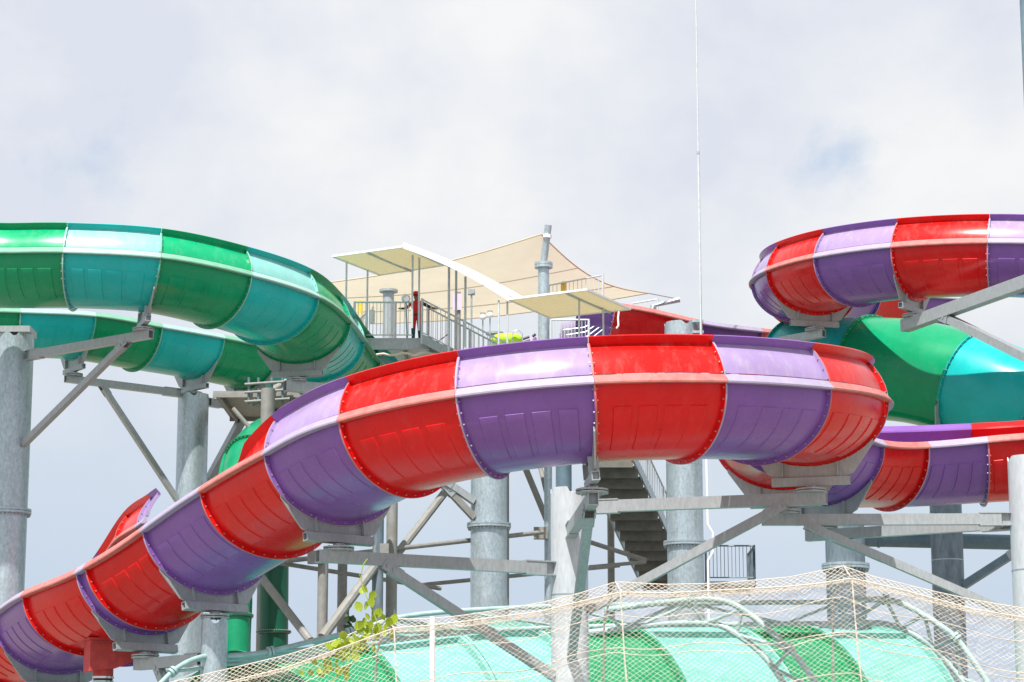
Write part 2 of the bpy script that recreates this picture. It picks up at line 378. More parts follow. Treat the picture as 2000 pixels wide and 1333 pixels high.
frag = flume('water_slide', 'short red and purple walled flume end rising behind the low left flume', 'water slide',
    [[-12.6, 76.8, 7.6], [-11.294, 74.623, 8.743], [-10.181, 72.403, 9.662], [-9.159, 70.038, 9.849], [-8.818, 69.249, 9.912]],
    [RP[0], RP[1], RP[1], RP[0]], [(0, 1)], [(0, 0)], names=1)

# ------------------------------------------------------------------ supports
def saddle(F, j, parent, side=1):
    """curved cradle plate under joint j with its cross beam and turntable; returns the point under the turntable"""
    p, T, Rr, U = F.at(j); p = p - T * .05 * side
    mb = MB(); top, bot = [], []
    vb = -(B_ + .30); hw = .86
    for k in range(25):
        th = lerp(R_(36), R_(144), k / 24); u, v = (A + .06) * math.cos(th), -(B_ + .06) * math.sin(th)
        top.append((u, v))
        s = 1 if u > 0 else -1; f = min(1, abs(u) / hw)
        if abs(u) <= hw: bot.append((u, vb))
        else:
            tip = ((A + .12) * math.cos(R_(33)), -(B_ + .12) * math.sin(R_(33)))
            w = (abs(u) - hw) / (tip[0] - hw); bot.append((u + .05 * s * (1 - w), min(v - .07, lerp(vb, tip[1], w))))
    o = [[p + Rr * u + U * v + T * q for u, v in src] for src, q in ((top, -.018), (bot, -.018), (bot, .018), (top, .018))]
    o_ = mb.quadgrid(o, closed_u=True); n = 25
    mb.f.append((o_, o_ + n, o_ + 2 * n, o_ + 3 * n)); mb.f.append((o_ + n - 1, o_ + 2 * n - 1, o_ + 3 * n - 1, o_ + 4 * n - 1))
    for u in (-.62, .62):
        q = p + Rr * u + U * (vb + .17); mb.box(q, .03, .22, .32, (Rr, T, U))
    Uz = Vector((0, 0, 1)); Th = Vector((T.x, T.y, 0)).normalized()
    so = mb.build('saddle', BEAM, parent)
    bm_ = MB(); c = p + U * (vb - .10); bm_.bar(c - Rr * .88, c + Rr * .88, .17, .19, up=U, hollow=.12); bm_.build('saddle_beam', BEAM, so, smooth=False)
    ped = MB(); b = c - Uz * .10; ped.tube([b, b - Uz * .10], .13, 16); ped.disc(b - Uz * .085, .34, .035); ped.disc(b - Uz * .14, .34, .035)
    for k in range(8):
        a = k * math.pi / 4; ped.tube([b + Vector((math.cos(a) * .28, math.sin(a) * .28, -.18)), b + Vector((math.cos(a) * .28, math.sin(a) * .28, -.05))], .02, 6)
    ped.build('turntable', BEAM, so)
    return b - Uz * .16
def column(label, px, py, d, r, top, flange=None, name='support_column', notch=True, cap=False, m=None):
    base = P(px, py, d); x, y = base.x, base.y
    t = thing(name, label, 'column', (x, y, 0), 'galvanised support columns'); t['r'] = r
    n = 48; mb = MB()
    def ring(z, rr, notched=False):
        out = []
        for k in range(n):
            a = 2 * math.pi * k / n; zz = z
            if notched:
                q = ((a + math.pi / 5) % (math.pi / 2)) - math.pi / 4; w = .12 / rr
                if abs(q) < w: zz -= .13 * math.sqrt(1 - (q / w) ** 2)
            out.append(Vector((x + math.cos(a) * rr, y + math.sin(a) * rr, zz)))
        return out
    zs = [ring(0, r)] + [ring(top * k / 8, r) for k in range(1, 8)] + [ring(top, r, notch), ring(top, r - .02, notch), ring(top - .5, r - .02)]
    o = mb.quadgrid(zs, closed_v=True); e = o + (len(zs) - 1) * n; mb.f.append(tuple(e + k for k in range(n)))
    sh = mb.build('shaft', m or GALV, t)
    if cap:
        c = MB(); c.box((x, y, top + .1), 1.9 * r, 1.9 * r, .2); c.build('cap_plate', BEAM, t, smooth=False)
    for fz in (flange or []):
        f = MB(); f.disc((x, y, fz + .045), r + .13, .075, 40); f.disc((x, y, fz - .045), r + .13, .075, 40)
        f.build('flange', GALV, t)
        b = MB()
        for k in range(32):
            a = 2 * math.pi * k / 32; add_bolt(b, Vector((x + math.cos(a) * (r + .075), y + math.sin(a) * (r + .075), fz - .082)), Vector((0, 0, -1)), Vector((1, 0, 0)), Vector((0, 1, 0)), .028, .075)
        bo = b.build('flange_bolts', BEAM, t, smooth=False); bo['kind'] = 'stuff'
        # weld collars give the shaft its visible seams
    for fz in [z for z in (top * .37, top * .73)]:
        w = MB(); w.disc((x, y, fz), r + .008, .03, 40); w.build('weld_seam', GALV, t)
    return t
def zat(py, d): return P(1000, py, d).z
def arm(t, end, w=.22, h=.27, over=.35, z=None):
    """horizontal box arm from the column's skin out under a turntable at end"""
    x, y, _ = LOC[t.name]; c = Vector((x, y, end.z - h / 2)); e = Vector((end.x, end.y, c.z)); dr = (e - c).normalized(); r = t['r']
    mb = MB(); mb.bar(c + dr * (r + .22), e + dr * over, w, h, hollow=.18); a = mb.build('arm_beam', BEAM, t, smooth=False)
    p = MB()
    for s in (1, -1): p.bar(c + dr * (r - .05) + Vector((0, 0, s * (h / 2 + .016))), c + dr * (r + .75) + Vector((0, 0, s * (h / 2 + .016))), w * 1.15, .028)
    p.bar(c + dr * (r - .03), c + dr * (r + .24), .03, h * .98)
    p.build('gusset_plate', BEAM, a, smooth=False)
    return c + dr * r, e
def brace(t, a, b, w=.17, h=.17, m=None):
    a = Vector(a); b = Vector(b); mb = MB(); mb.bar(a, b, w, h, hollow=.1); o = mb.build('brace', m or BEAM, t, smooth=False)
    q = MB(); d = (b - a).normalized(); side = d.cross(Vector((0, 0, 1))).normalized()
    for s in (1, -1):
        c = a + side * s * (w / 2 + .012); q.bar(c - d * .22, c + d * .3, .022, h * 1.15, up=Vector((0, 0, 1)))
        for k in (.02, .18): q.disc(c + d * (k - .12) + side * s * .02, .05, .03, 10, ax=side)
    q.build('brace_bracket', BEAM, o, smooth=False)
    return o
def skin(t, toward, z):
    x, y, _ = LOC[t.name]; d = Vector((toward.x - x, toward.y - y, 0)).normalized(); return Vector((x, y, z)) + d * t['r']
def sb(F, j, side=1):
    p, T, Rr, U = F.at(j); return p - T * .05 * side + U * (-(B_ + .30) - .10) - Vector((0, 0, .26))
OFF = 2   # joint index shift of the front flume (two joints added out of frame)

c1 = column('tall spangled grey column at the left edge under the teal flume', 20, 900, 78.4, .62, zat(655, 78.4), [zat(1000, 78.4)], cap=True)
e = saddle(teal, 4, c1); a0, a1 = arm(c1, e); brace(c1, lerp(a0, a1, .84) - Vector((0, 0, .2)), skin(c1, e, zat(868, 78)), .2, .2)

def on_top(F, j, label, r, **k):
    b = sb(F, j); t = thing('support_column', label, 'column', (b.x, b.y, 0), 'galvanised support columns')
    bpy.data.objects.remove(t); LOC.pop('support_column', None)
    q = b - Vector((0, 0, CAMZ)); dep = q.y * ct + q.z * st
    px = 1000 + FPX * b.x / dep; up = (-q.y * st + q.z * ct) / dep; py = 666.5 - FPX * up
    t = column(label, px, py, b.y, r, b.z, **k); saddle(F, j, t); return t
c2 = on_top(low, 5, 'grey column under the low teal flume at left, braced on both sides', .60)
e = saddle(low, 3, c2); a0, a1 = arm(c2, e); brace(c2, lerp(a0, a1, .72) - Vector((0, 0, .2)), skin(c2, e, zat(978, 93.0)), .2, .2)
e = saddle(low, 6, c2); a0, a1 = arm(c2, e, over=.2); brace(c2, e - Vector((0, 0, .3)), skin(c2, e, zat(960, 93.6)), .30, .30)
c3 = on_top(front, 4 + OFF, 'short grey column holding a purple joint at the lower left', .31)
e = saddle(front, 2 + OFF, c3); a0, a1 = arm(c3, e); brace(c3, lerp(a0, a1, .75) - Vector((0, 0, .2)), skin(c3, e, 2.5))
c8x = on_top(front, 0 + OFF, 'grey column under the lowest purple joint at the bottom left corner', .31)
c4 = column('pale flanged column in the middle, rising behind the red slide', 955, 1000, 84, .64, zat(780, 84), [zat(1027, 84)])
e = saddle(teal, 7, c4); arm(c4, e, w=.3, h=.36, over=.45)
p0 = Vector(LOC[c4.name]); brace(c4, P(868, 940, 83.2), skin(c4, P(800, 900, 82), zat(978, 83.4)), .24, .24)
brace(c4, P(873, 955, 83.3), skin(c4, P(800, 900, 82), zat(1010, 83.4)), .22, .22, DUST)
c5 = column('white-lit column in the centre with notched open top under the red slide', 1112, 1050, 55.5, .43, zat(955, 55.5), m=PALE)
e = saddle(front, 6 + OFF, c5); a0, a1 = arm(c5, e, over=.5); brace(c5, lerp(a0, a1, .77) - Vector((0, 0, .2)), skin(c5, e, 4.8), .2, .2)
e = saddle(front, 9 + OFF, c5); a0, a1 = arm(c5, e, over=.3); brace(c5, lerp(a0, a1, .86) - Vector((0, 0, .2)), skin(c5, e, 5.2), .2, .2)
e = saddle(front, 12 + OFF, c5); a0, a1 = arm(c5, e, over=.35); brace(c5, lerp(a0, a1, .85) - Vector((0, 0, .2)), skin(c5, e, 6.3), .2, .2)
c6 = column('tall pale column right of centre, its notched top showing above the red slide', 1337, 950, 86.5, .655, zat(632, 86.5), [zat(1062, 86.5)])
e = saddle(upper, 5, c6); arm(c6, e, over=.4)
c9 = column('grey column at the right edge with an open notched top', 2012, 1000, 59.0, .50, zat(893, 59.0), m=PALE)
e = saddle(front, 14 + OFF, c9); a0, a1 = arm(c9, e, over=.6); brace(c9, lerp(a0, a1, .88) - Vector((0, 0, .2)), skin(c9, e, 6.5), .2, .2)
e = saddle(front, 15 + OFF, c9); a0, a1 = arm(c9, e, over=.5); brace(c9, lerp(a0, a1, .90) - Vector((0, 0, .2)), skin(c9, e, 6.5), .2, .2)
c10 = column('grey column beyond the right edge carrying the long diagonal arm', 2170, 700, 68, .55, 20.2)
e = saddle(upper, 7, c10); a0, a1 = arm(c10, e, w=.34, h=.40, over=.5); brace(c10, lerp(a0, a1, .80) - Vector((0, 0, .2)), skin(c10, e, 13.6), .26, .26)
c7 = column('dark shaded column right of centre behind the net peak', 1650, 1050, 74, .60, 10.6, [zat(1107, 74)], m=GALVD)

# ------------------------------------------------------------------ closed tube
def closed_tube(name, label, C, r, cols, bounds, along, rfun=None):
    at, t = path(C); mid = C[len(C) // 2]
    root = thing(name, label, 'water slide', (mid[0], mid[1], mid[2] - r))
    for i, (a, b) in enumerate(zip(bounds, bounds[1:])):
        m = cols[i % len(cols)]; mb = MB(); n = 56
        rows = []; k_ = 14
        def ring(s, rr):
            rr = rr if not rfun else rr + rfun(s) - r
            p, T, Rr, U = at(s); return [p + (Rr * math.cos(2 * math.pi * k / n) + U * math.sin(2 * math.pi * k / n)) * rr for k in range(n)]
        q = .0015 * (b - a)
        for k in range(k_ + 1): rows.append(ring(lerp(a + q, b - q, k / k_), r))
        for k in range(k_, -1, -1): rows.append(ring(lerp(a + q, b - q, k / k_), r - .04))
        mb.quadgrid(rows, closed_u=True, closed_v=True)
        L = (b - a) * (t[-1] / (len(C) - 1))
        for s, d in ((a, 1), (b, -1)):
            w = .03 / (t[-1] / (len(C) - 1)); s0 = s + d * w * .1
            rows = [ring(s0, r - .01), ring(s0, r + .11), ring(s0 + d * w, r + .11), ring(s0 + d * w, r - .01)]
            mb.quadgrid(rows, closed_u=True, closed_v=True)
        for ang in along:          # lengthwise bolted seams
            rows = []
            for k in range(k_ + 1):
                p, T, Rr, U = at(lerp(a + q, b - q, k / k_)); dv = Rr * math.cos(ang) + U * math.sin(ang); sd = Rr * -math.sin(ang) + U * math.cos(ang); q_ = rfun(lerp(a + q, b - q, k / k_)) if rfun else r
                rows.append([p + dv * (q_ - .01) - sd * .03, p + dv * (q_ + .10) - sd * .03, p + dv * (q_ + .10) + sd * .03, p + dv * (q_ - .01) + sd * .03])
            mb.quadgrid(rows, closed_v=True)
        so = mb.build('tube_segment', m, root)
        bl = MB()
        for s, d in ((a, 1), (b, -1)):
            p, T, Rr, U = at(s); w = .031
            for k in range(44):
                an = 2 * math.pi * k / 44; dv = Rr * math.cos(an) + U * math.sin(an)
                add_bolt(bl, p + dv * ((rfun(s) if rfun else r) + .06) + T * d * w, T * d, dv, T.cross(dv), .026, .03)
        bo = bl.build('flange_bolts', BOLT, so, smooth=False); bo['kind'] = 'stuff'
    return root, at
tb = [P(1560, 722, 88.5), P(1630, 720, 87), P(1705, 720, 85.6), P(1783, 726, 84.4), P(1868, 745, 83.4), P(1958, 776, 82.4), P(2060, 812, 81.6), P(2160, 850, 81)]
gt_root, gt_at = closed_tube('closed_tube_slide', 'closed green and teal tube at the right below the purple flume', tb, 1.84, [TEA, GRN, TEA, GRN], [0, 1.95, 4.25, 5.75, 7], [R_(-62), R_(118)])
p, T, Rr, U = gt_at(4.25)
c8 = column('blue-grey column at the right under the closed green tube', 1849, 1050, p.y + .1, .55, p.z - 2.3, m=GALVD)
mb = MB(); th = [lerp(R_(205), R_(335), k / 20) for k in range(21)]
inn = [(1.95 * math.cos(a), 1.95 * math.sin(a)) for a in th]; out = [(x * 1.03, -2.3) if abs(x) < .9 else (x * 1.06, min(y - .1, lerp(-2.3, -.95, (abs(x) - .9) / .9))) for x, y in inn]
p = p + T * .06
rows = [[p + Rr * u + U * v + T * q for u, v in src] for src, q in ((inn, -.02), (out, -.02), (out, .02), (inn, .02))]
o = mb.quadgrid(rows, closed_u=True)
mb.box(p - Vector((0, 0, 2.3)), 1.9, .2, .2, (Rr, T, U)); mb.build('saddle', BEAM, c8)
brace(c8, P(1985, 1078, 82), skin(c8, P(1985, 1078, 82), zat(1142, 82.6)), .26, .26, PAINT)
pp = thing('cross_pipe', 'dark horizontal pipe behind the right columns', 'pipe', P(1830, 1055, 86))
mb = MB(); mb.tube([P(1670, 1053, 86), P(1990, 1060, 85.4), P(2150, 1064, 85)], .27, 24); mb.build('pipe', PAINT, pp)
mb = MB(); mb.disc(P(1716, 1054, 85.9), .30, .08, 24, ax=Vector((1, 0, 0))); mb.build('pipe_collar', PAINT, pp)

# steep green enclosed slide standing behind the column at left
vt = [P(585, 856, 91), P(535, 862, 89.4), P(495, 902, 87.4), P(480, 972, 85.8), P(468, 1060, 84.9), P(464, 1180, 84.6), P(464, 1300, 84.4), P(464, 1420, 84.3)]
closed_tube('closed_tube_slide', 'steep translucent green tube dropping behind the long red slide', vt, 1.0, [mat('translucent_green_shell', (.01, .40, .19), rough=.35, coat=.2, var=.12, scale=1.5, trans=.4)], [0, 2, 3.6, 5.2, 7], [R_(200), R_(20)], rfun=lambda s: lerp(1.0, .45, min(1, max(0, (s - 3.0) / 1.2))))
vd = [P(536, 1060, 87), P(535, 1180, 87), P(534, 1290, 87), P(533, 1420, 87)]
closed_tube('closed_tube_slide', 'dark green upright tube beside the brighter green one', vd, .52, [mat('dark_green_shell', (.006, .11, .06), rough=.4, var=.15, trans=.15)], [0, 1.5, 3], [])

# red water inlet under the low purple joint
wi = thing('water_inlet', 'red box and pipe feeding water under the low purple flume', 'water inlet', P(203, 1330, 60.3))
b = P(205, 1280, 60.3); mb = MB(); ax = (Vector((.93, .36, 0)), Vector((-.36, .93, 0)), Vector((0, 0, 1)))
hh = [(-.42, .62, .28), (.42, .46, .22)]
rows = []
for u, top, bot in ((-.45, .34, .42), (.2, .34, .34), (.75, .26, .12)):
    rows.append([b + ax[0] * u + ax[1] * v + Vector((0, 0, z)) for v, z in ((-.4, -bot), (.4, -bot), (.4, top), (-.4, top))])
o = mb.quadgrid(rows, closed_v=True); mb.f.append((o, o + 1, o + 2, o + 3)); mb.f.append((o + 8, o + 9, o + 10, o + 11))
REDP = mat('faded_red_paint', (.50, .045, .045), rough=.6, var=.2, scale=4)
bx = mb.build('inlet_box', REDP, wi, smooth=False)
mb = MB()
for k in range(5): mb.disc(b + ax[0] * (-.40 + .15 * k) - ax[1] * .41 + Vector((0, 0, .24)), .03, .03, 10, ax=ax[1])
mb.box(b + ax[0] * .0 + Vector((0, 0, .37)), 1.0, .95, .05, ax); mb.build('inlet_flange', REDP, bx, smooth=False)
q = P(202, 1300, 60.3); mb = MB(); mb.tube([q + Vector((0, 0, .2)), Vector((q.x, q.y, q.z - .33))], .25, 24); mb.build('inlet_pipe', REDP, wi)
mb = MB(); mb.tube([Vector((q.x, q.y, q.z - .30)), Vector((q.x, q.y, 0))], .24, 24); mb.build('rubber_hose', BLK, wi)
mb = MB(); mb.disc(Vector((q.x, q.y, q.z - .30)), .27, .05); mb.disc(Vector((q.x, q.y, q.z - .40)), .265, .03); mb.build('hose_clamp', CHR, wi)

# lightning mast on the tall column
lm = P(1369, 640, 85.8); mt = thing('lightning_mast', 'thin white mast standing up into the sky from the notched column', 'mast', (lm.x, lm.y, lm.z - .4))
mb = MB(); mb.tube([lm - Vector((0, 0, .4)), lm + Vector((0, 0, 6.6))], .044, 12); mb.build('lower_pole', POST, mt)
mb = MB(); mb.tube([lm + Vector((0, 0, 6.6)), lm + Vector((0, 0, 14.5))], .030, 12); mb.build('upper_pole', POST, mt)
mb = MB(); mb.disc(lm + Vector((0, 0, 6.55)), .055, .12, 12); mb.build('pole_joint', GALV, mt)
for dz in (-.15, .25):
    mb = MB(); mb.box(lm + Vector((-.1, .1, dz)), .4, .16, .09); mb.build('mast_clamp', GALV, mt, smooth=False)
dp = P(1380, 905, 85.7); dw = thing('down_pipe', 'thin white pipe running down the right side of the tall pale column', 'pipe', (dp.x, dp.y, 3))
mb = MB(); z2 = zat(1040, 85.7); mb.tube([Vector((dp.x, dp.y, zat(895, 85.7))), Vector((dp.x, dp.y, z2 + .3)), Vector((dp.x + .18, dp.y, z2)), Vector((dp.x + .18, dp.y, z2 - .7)), Vector((dp.x, dp.y, z2 - 1)), Vector((dp.x, dp.y, 3))], .045, 8); mb.build('pipe', WHT, dw)
ep = P(2001, 30, 40); et = thing('tall_pole', 'dark grey-teal pole at the top right edge', 'pole', (ep.x, ep.y, 0))
mb = MB(); mb.tube([Vector((ep.x, ep.y, 0)), Vector((ep.x, ep.y, 22))], .075, 16); mb.build('pole', PAINT, et)

# ------------------------------------------------------------------ tower
tp = P(900, 680, 90); tower = thing('slide_tower', 'grey steel slide tower with railed platform, posts and braces behind the red slide', 'tower', (tp.x, tp.y, 0))
DZ = 18.55
def tbar(name, pts, r, m=DUST, n=10, parent=None):
    mb = MB(); mb.tube(pts, r, n); return mb.build(name, m, parent or tower)
def vcol(px, y0, y1, d, r, m=DUST):
    a = P(px, y1, d); b0 = P(px, y0, d); o = tbar('tower_column', [Vector((a.x, a.y, 0)), Vector((a.x, a.y, b0.z))], r, m, 16); return a
vcol(1071, 700, 1100, 87, .145, GALV); vcol(630, 1085, 1180, 80, .175); vcol(668, 1085, 1180, 82, .165)
vcol(738, 985, 1100, 81, .19, GALVD); vcol(765, 980, 1100, 82, .19); vcol(1101, 860, 930, 90, .30, PAINT); vcol(1192, 640, 900, 95, .14)
vcol(988, 690, 1100, 89, .12, DUST); vcol(515, 760, 1200, 88, .26, DUST); vcol(540, 752, 800, 93, .16)
for a, b, d0, d1, r in (((560, 1096), (1060, 1040), 80, 86, .085), ((545, 1100), (860, 1150), 80, 85, .075), ((820, 1143), (1210, 1105), 86, 88, .075), ((1150, 1108), (1262, 1098), 88, 88, .07),
                        ((1130, 1052), (1262, 1095), 88, 89, .085), ((770, 1090), (880, 948), 82.5, 85, .15), ((1022, 905), (1078, 1040), 88, 88, .12), ((1078, 1010), (1050, 890), 88, 90, .09),
                        ((630, 1245), (738, 1098), 79, 81, .17), ((512, 1130), (606, 1252), 82, 80, .15),
                        ((455, 798), (500, 850), 88, 88, .085), ((500, 770), (560, 830), 90, 91, .14)):
    tbar('cross_brace', [P(a[0], a[1], d0), P(b[0], b[1], d1)], r)
# clamps where the horizontals meet the posts
for px, py, d in ((616, 1089, 79.8), (646, 1087, 81.6), (1056, 1042, 86.6), (1140, 1055, 87.8), (745, 1075, 81)):
    mb = MB(); mb.box(P(px, py, d), .5, .35, .42); mb.build('clamp_plate', DUST, tower, smooth=False)
def deck(c0, c1, y0, y1, z, name='deck'):
    mb = MB(); mb.box(((c0 + c1) / 2, (y0 + y1) / 2, z - .06), c1 - c0, y1 - y0, .10); d = mb.build(name, BEAM if name != 'lower_deck' else DUST, tower, smooth=False)
    for yy in (y0, y1):
        eh = .34 if name != 'lower_deck' else .16; q = MB(); q.bar((c0, yy, z - .1 - eh / 2), (c1, yy, z - .1 - eh / 2), .12, eh); q.build('edge_beam', BEAM if name != 'lower_deck' else DUST, d, smooth=False)
    k = 0; x = c0 + .3
    while x < c1:
        q = MB(); q.bar((x, y0 + .1, z - .24), (x, y1 - .1, z - .24), .08, .2); q.build('joist', DUST, d, smooth=False); x += 1.3
    return d
XL, XR = P(700, 680, 85).x, P(838, 680, 85).x
deck(XL, XR, 85, 97, DZ); deck(XR + .02, P(1212, 680, 88).x, 88.0, 97, DZ, 'rear_deck')
deck(P(420, 740, 90).x, P(600, 740, 90).x, 89.5, 95, zat(768, 90), 'lower_deck')
for px in (486, 505, 531, 552): tbar('deck_post', [P(px, 738, 89.2), P(px, 790, 89.2)], .05, GALVD)
for py in (748, 764, 782): tbar('deck_rail', [P(478, py + 3, 89.1), P(566, py - 3, 89.1)], .05, DUST)
tbar('cross_brace', [P(490, 790, 89.4), P(560, 745, 90)], .12)
bal_me = {}
def railing(p, q, zoff=0, h=1.32, gap=.125, posts=True, parent=None, rm=None):
    """post-and-baluster railing along p-q (points at deck level)"""
    M_ = rm or POST
    p = Vector(p); q = Vector(q); L = (q - p).length; d = (q - p) / L; up = Vector((0, 0, 1))
    mb = MB(); mb.tube([p + up * h, q + up * h], .032, 8); ro = mb.build('railing', M_, parent or tower)
    mb = MB(); mb.tube([p + up * .12, q + up * .12], .022, 8); mb.build('bottom_rail', M_, ro)
    n = max(2, int(L / gap)); key = (round(h, 2), M_.name)
    if key not in bal_me:
        mb = MB(); mb.tube([Vector((0, 0, .12)), Vector((0, 0, h))], .0135, 6, cap=False); o = mb.build('baluster', M_, None, share=(0, 0, 0)); bal_me[key] = o.data; bpy.data.objects.remove(o)
    for k in range(1, n): place('baluster', bal_me[key], ro, p + d * L * k / n)
    if posts:
        m_ = max(1, round(L / 2.0))
        for k in range(m_ + 1):
            mb = MB(); c = p + d * L * k / m_; mb.tube([c - up * .3, c + up * (h + .03)], .045, 8); mb.build('railing_post', M_, ro)
    return ro
def at_(px, d, z=DZ): return H(px, 600, z) if d is None else Vector((P(px, 640, d).x, d, z))
railing(at_(692, 85.1), at_(772, 85.1)); railing(at_(773, 85.1), at_(806, 85.1), posts=False)
railing(at_(692, 85.2), at_(680, 95)); railing(at_(905, 96.5), at_(1065, 96.5)); railing(at_(1065, 96.5), at_(1215, 96.5))
railing(at_(1076, 88.2), at_(1150, 88.2)); railing(at_(680, 96.6), at_(900, 96.6), posts=False)
railing(at_(676, 96, 19.6), at_(720, 90.5, 19.4), gap=.2)
# upper gallery rail behind the mast
railing(at_(1072, 93, 21.0), at_(1178, 91.2, 21.0), h=1.25, gap=.2); railing(at_(1235, 99, 21.85), at_(1285, 98.6, 21.95), h=.95, gap=.22)
# stair from the platform down to the right
sp, sq = at_(824, 84.6), Vector((P(990, 700, 83.4).x, 83.4, 16.7))
for off in (0, 1.5):
    o_ = Vector((.12 * off, off, 0)); railing(sp + o_, sq + o_, gap=.2)
    mb = MB(); mb.bar(sp + o_ - Vector((0, 0, .1)), sq + o_ - Vector((0, 0, .1)), .06, .30); mb.build('stair_stringer', BEAM, tower, smooth=False)
for k in range(12):
    c = lerp(sp, sq, (k + .5) / 12); mb = MB(); mb.box(c + Vector((.09, .75, 0)), .30, 1.4, .04); mb.build('stair_tread', BEAM, tower, smooth=False)
# hanging hose loop along the deck edge
mb = MB(); mb.tube([P(725 + 12 * k, 698 - 6 * abs(math.sin(k * .9)) - k * .4, 84.8) for k in range(12)], .045, 6); mb.build('hose', ROPE, tower)

# lower stair flight seen from below
fl = thing('stair_flight', 'steep steel stair seen from below between the two pale columns', 'stairs', P(1290, 1150, 91))
T0, T1 = P(1134, 885, 88.6), P(1258, 1145, 95.1); T2, T3 = P(1234, 885, 88.6), P(1356, 1145, 95.1)
for a, b in ((T0, T1), (T2, T3)):
    mb = MB(); mb.bar(a, b, .08, .34); mb.build('stringer', GALV, fl, smooth=False)
ns = 13
for k in range(ns):
    t = (k + .5) / ns; a, b = lerp(T0, T1, t), lerp(T2, T3, t)
    mb = MB(); mb.bar(a + Vector((.06, 0, .06)), b + Vector((-.06, 0, .06)), .42, .06); mb.bar(a + Vector((.06, -.2, -.14)), b + Vector((-.06, -.2, -.14)), .03, .46); mb.build('tread', TREAD, fl, smooth=False)
for a, b in ((T2, T3), (T0, T1)): railing(a + Vector((0, 0, .1)), b + Vector((0, 0, .1)), gap=.22, h=1.2, parent=fl)
ld = thing('stair_landing', 'small railed landing at the foot of the stair right of the pale column', 'landing', P(1425, 1145, 90))
mb = MB(); c = P(1415, 1147, 91); mb.box(c, 2.0, 3.0, .14); mb.build('landing_plate', BEAM, ld, smooth=False)
q = c + Vector((-.8, -1.4, .1)); w = c + Vector((1.0, -1.4, .1)); railing(q, w, gap=.13, h=1.3, parent=ld, rm=GALVD); railing(w, w + Vector((.05, 2.8, 0)), gap=.2, h=1.3, parent=ld, rm=GALVD)

# ------------------------------------------------------------------ canopies over the stair
def canopy(name, label, corners, th, posts, seams):
    t = thing(name, label, 'canopy', corners[0]); mb = MB(); a, b, c, d = corners
    n = 8
    def surf(u, v, z=0): return lerp(lerp(a, b, u), lerp(d, c, u), v) + Vector((0, 0, z - .05 * math.sin(math.pi * u) * math.sin(math.pi * v)))
    rows = [[surf(i / n, j / n) for j in range(n + 1)] for i in range(n + 1)]; rows2 = [[surf(i / n, j / n, .012) for j in range(n + 1)] for i in range(n + 1)]
    mb.quadgrid(rows); mb.quadgrid(rows2); mb.build('fabric', FAB, t)
    for p, q in ((a, b), (b, c), (c, d), (d, a)):
        e = MB(); e.bar(p, q, th, th); e.build('frame_tube', WHT, t, smooth=False)
    for u in seams:
        e = MB(); e.bar(surf(u, 0, -.05), surf(u, 1, -.05), .07, .07); e.build('cross_tube', GALV, t, smooth=False)
    for p, zb in posts:
        e = MB(); e.tube([Vector((p.x, p.y, zb)), p], .036, 10); e.build('post', POST, t)
    return t
zc = 21.2; ca = [H(650, 501, zc), H(787, 482, zc), H(866, 518, zc), H(742, 537, zc)]
canopy('flat_canopy', 'flat cream canopy on thin posts, the upper left one over the platform', ca, .07, [(H(677, 512, zc), DZ), (H(718, 527, zc), DZ), (H(806, 498, zc), DZ), (H(819, 503, zc), DZ)], [.5])
zd = 19.4; cb = [H(994, 585, zd), H(1145, 566, zd), H(1231, 604, zd), H(1075, 621, zd)]
canopy('flat_canopy', 'flat cream canopy on thin posts, the lower right one beside the purple flume', cb, .07, [(H(1131, 583, zd), 16.8), (H(1178, 600, zd), 16.8), (H(974, 587, zd), 16.8), (H(991, 589, zd), 16.8)], [.75])
cc = [ca[1], cb[0], cb[3], ca[2]]
t = thing('sloping_canopy', 'sloping white canopy strip joining the two flat cream canopies', 'canopy', cc[0])
mb = MB(); n = 14
def sl(u, v, z=0.0):
    p = lerp(lerp(cc[0], cc[1], u), lerp(cc[3], cc[2], u), v); return p + Vector((0, 0, z + .16 * math.sin(math.pi * u)))
rows = [[sl(i / n, 0, -.06), sl(i / n, 0, .16), sl(i / n, .5, .22), sl(i / n, 1, .16), sl(i / n, 1, -.02), sl(i / n, .5, -.02)] for i in range(n + 1)]
o = mb.quadgrid(rows, closed_v=True); mb.f.append(tuple(range(o, o + 6))); mb.f.append(tuple(range(o + n * 6, o + n * 6 + 6)))
mb.build('roof_panel', WHT, t)
for px, py, d in ((877, 522, 84), (891, 529, 85.0), (909, 541, 83.8)):
    e = MB(); q = P(px, py, d); e.tube([Vector((q.x, q.y, 17.0)), q], .045, 10); e.build('post', POST, t)

# big shade sail
sa, sl_, sb_, sm = P(1057, 458, 88.5), P(636, 553, 91), P(1266, 573, 96), P(640, 634, 104)
t = thing('shade_sail', 'large tan shade sail stretched from the leaning mast over the platform', 'shade sail', sa)
n = 36; mb = MB()
def ss(u, v):
    """u along the long side, v from the high edge to the low edge, edges drawn in between the corners"""
    p = lerp(lerp(sa, sl_, u), lerp(sb_, sm, u), v)
    sag = -.52 * math.sin(math.pi * v) * (1 - u) ** 1.2 - .25 * math.sin(math.pi * u) * (1 - v)
    p += Vector((-.12 * math.sin(math.pi * v) * (1 - u) ** 1.5, 0, sag - .35 * math.sin(math.pi * u) * v)); return p
rows = [[ss(i / n, j / n) for j in range(n + 1)] for i in range(n + 1)]; mb.quadgrid(rows); so = mb.build('sail_fabric', SAIL, t)
for e_ in ([ss(k / 24, 0) for k in range(25)], [ss(0, k / 24) for k in range(25)], [ss(k / 24, 1) for k in range(25)]):
    e = MB(); e.tube(e_, .028, 6); e.build('edge_cable', mat('sail_hem', (.58, .45, .32), rough=.8, var=.05), t)
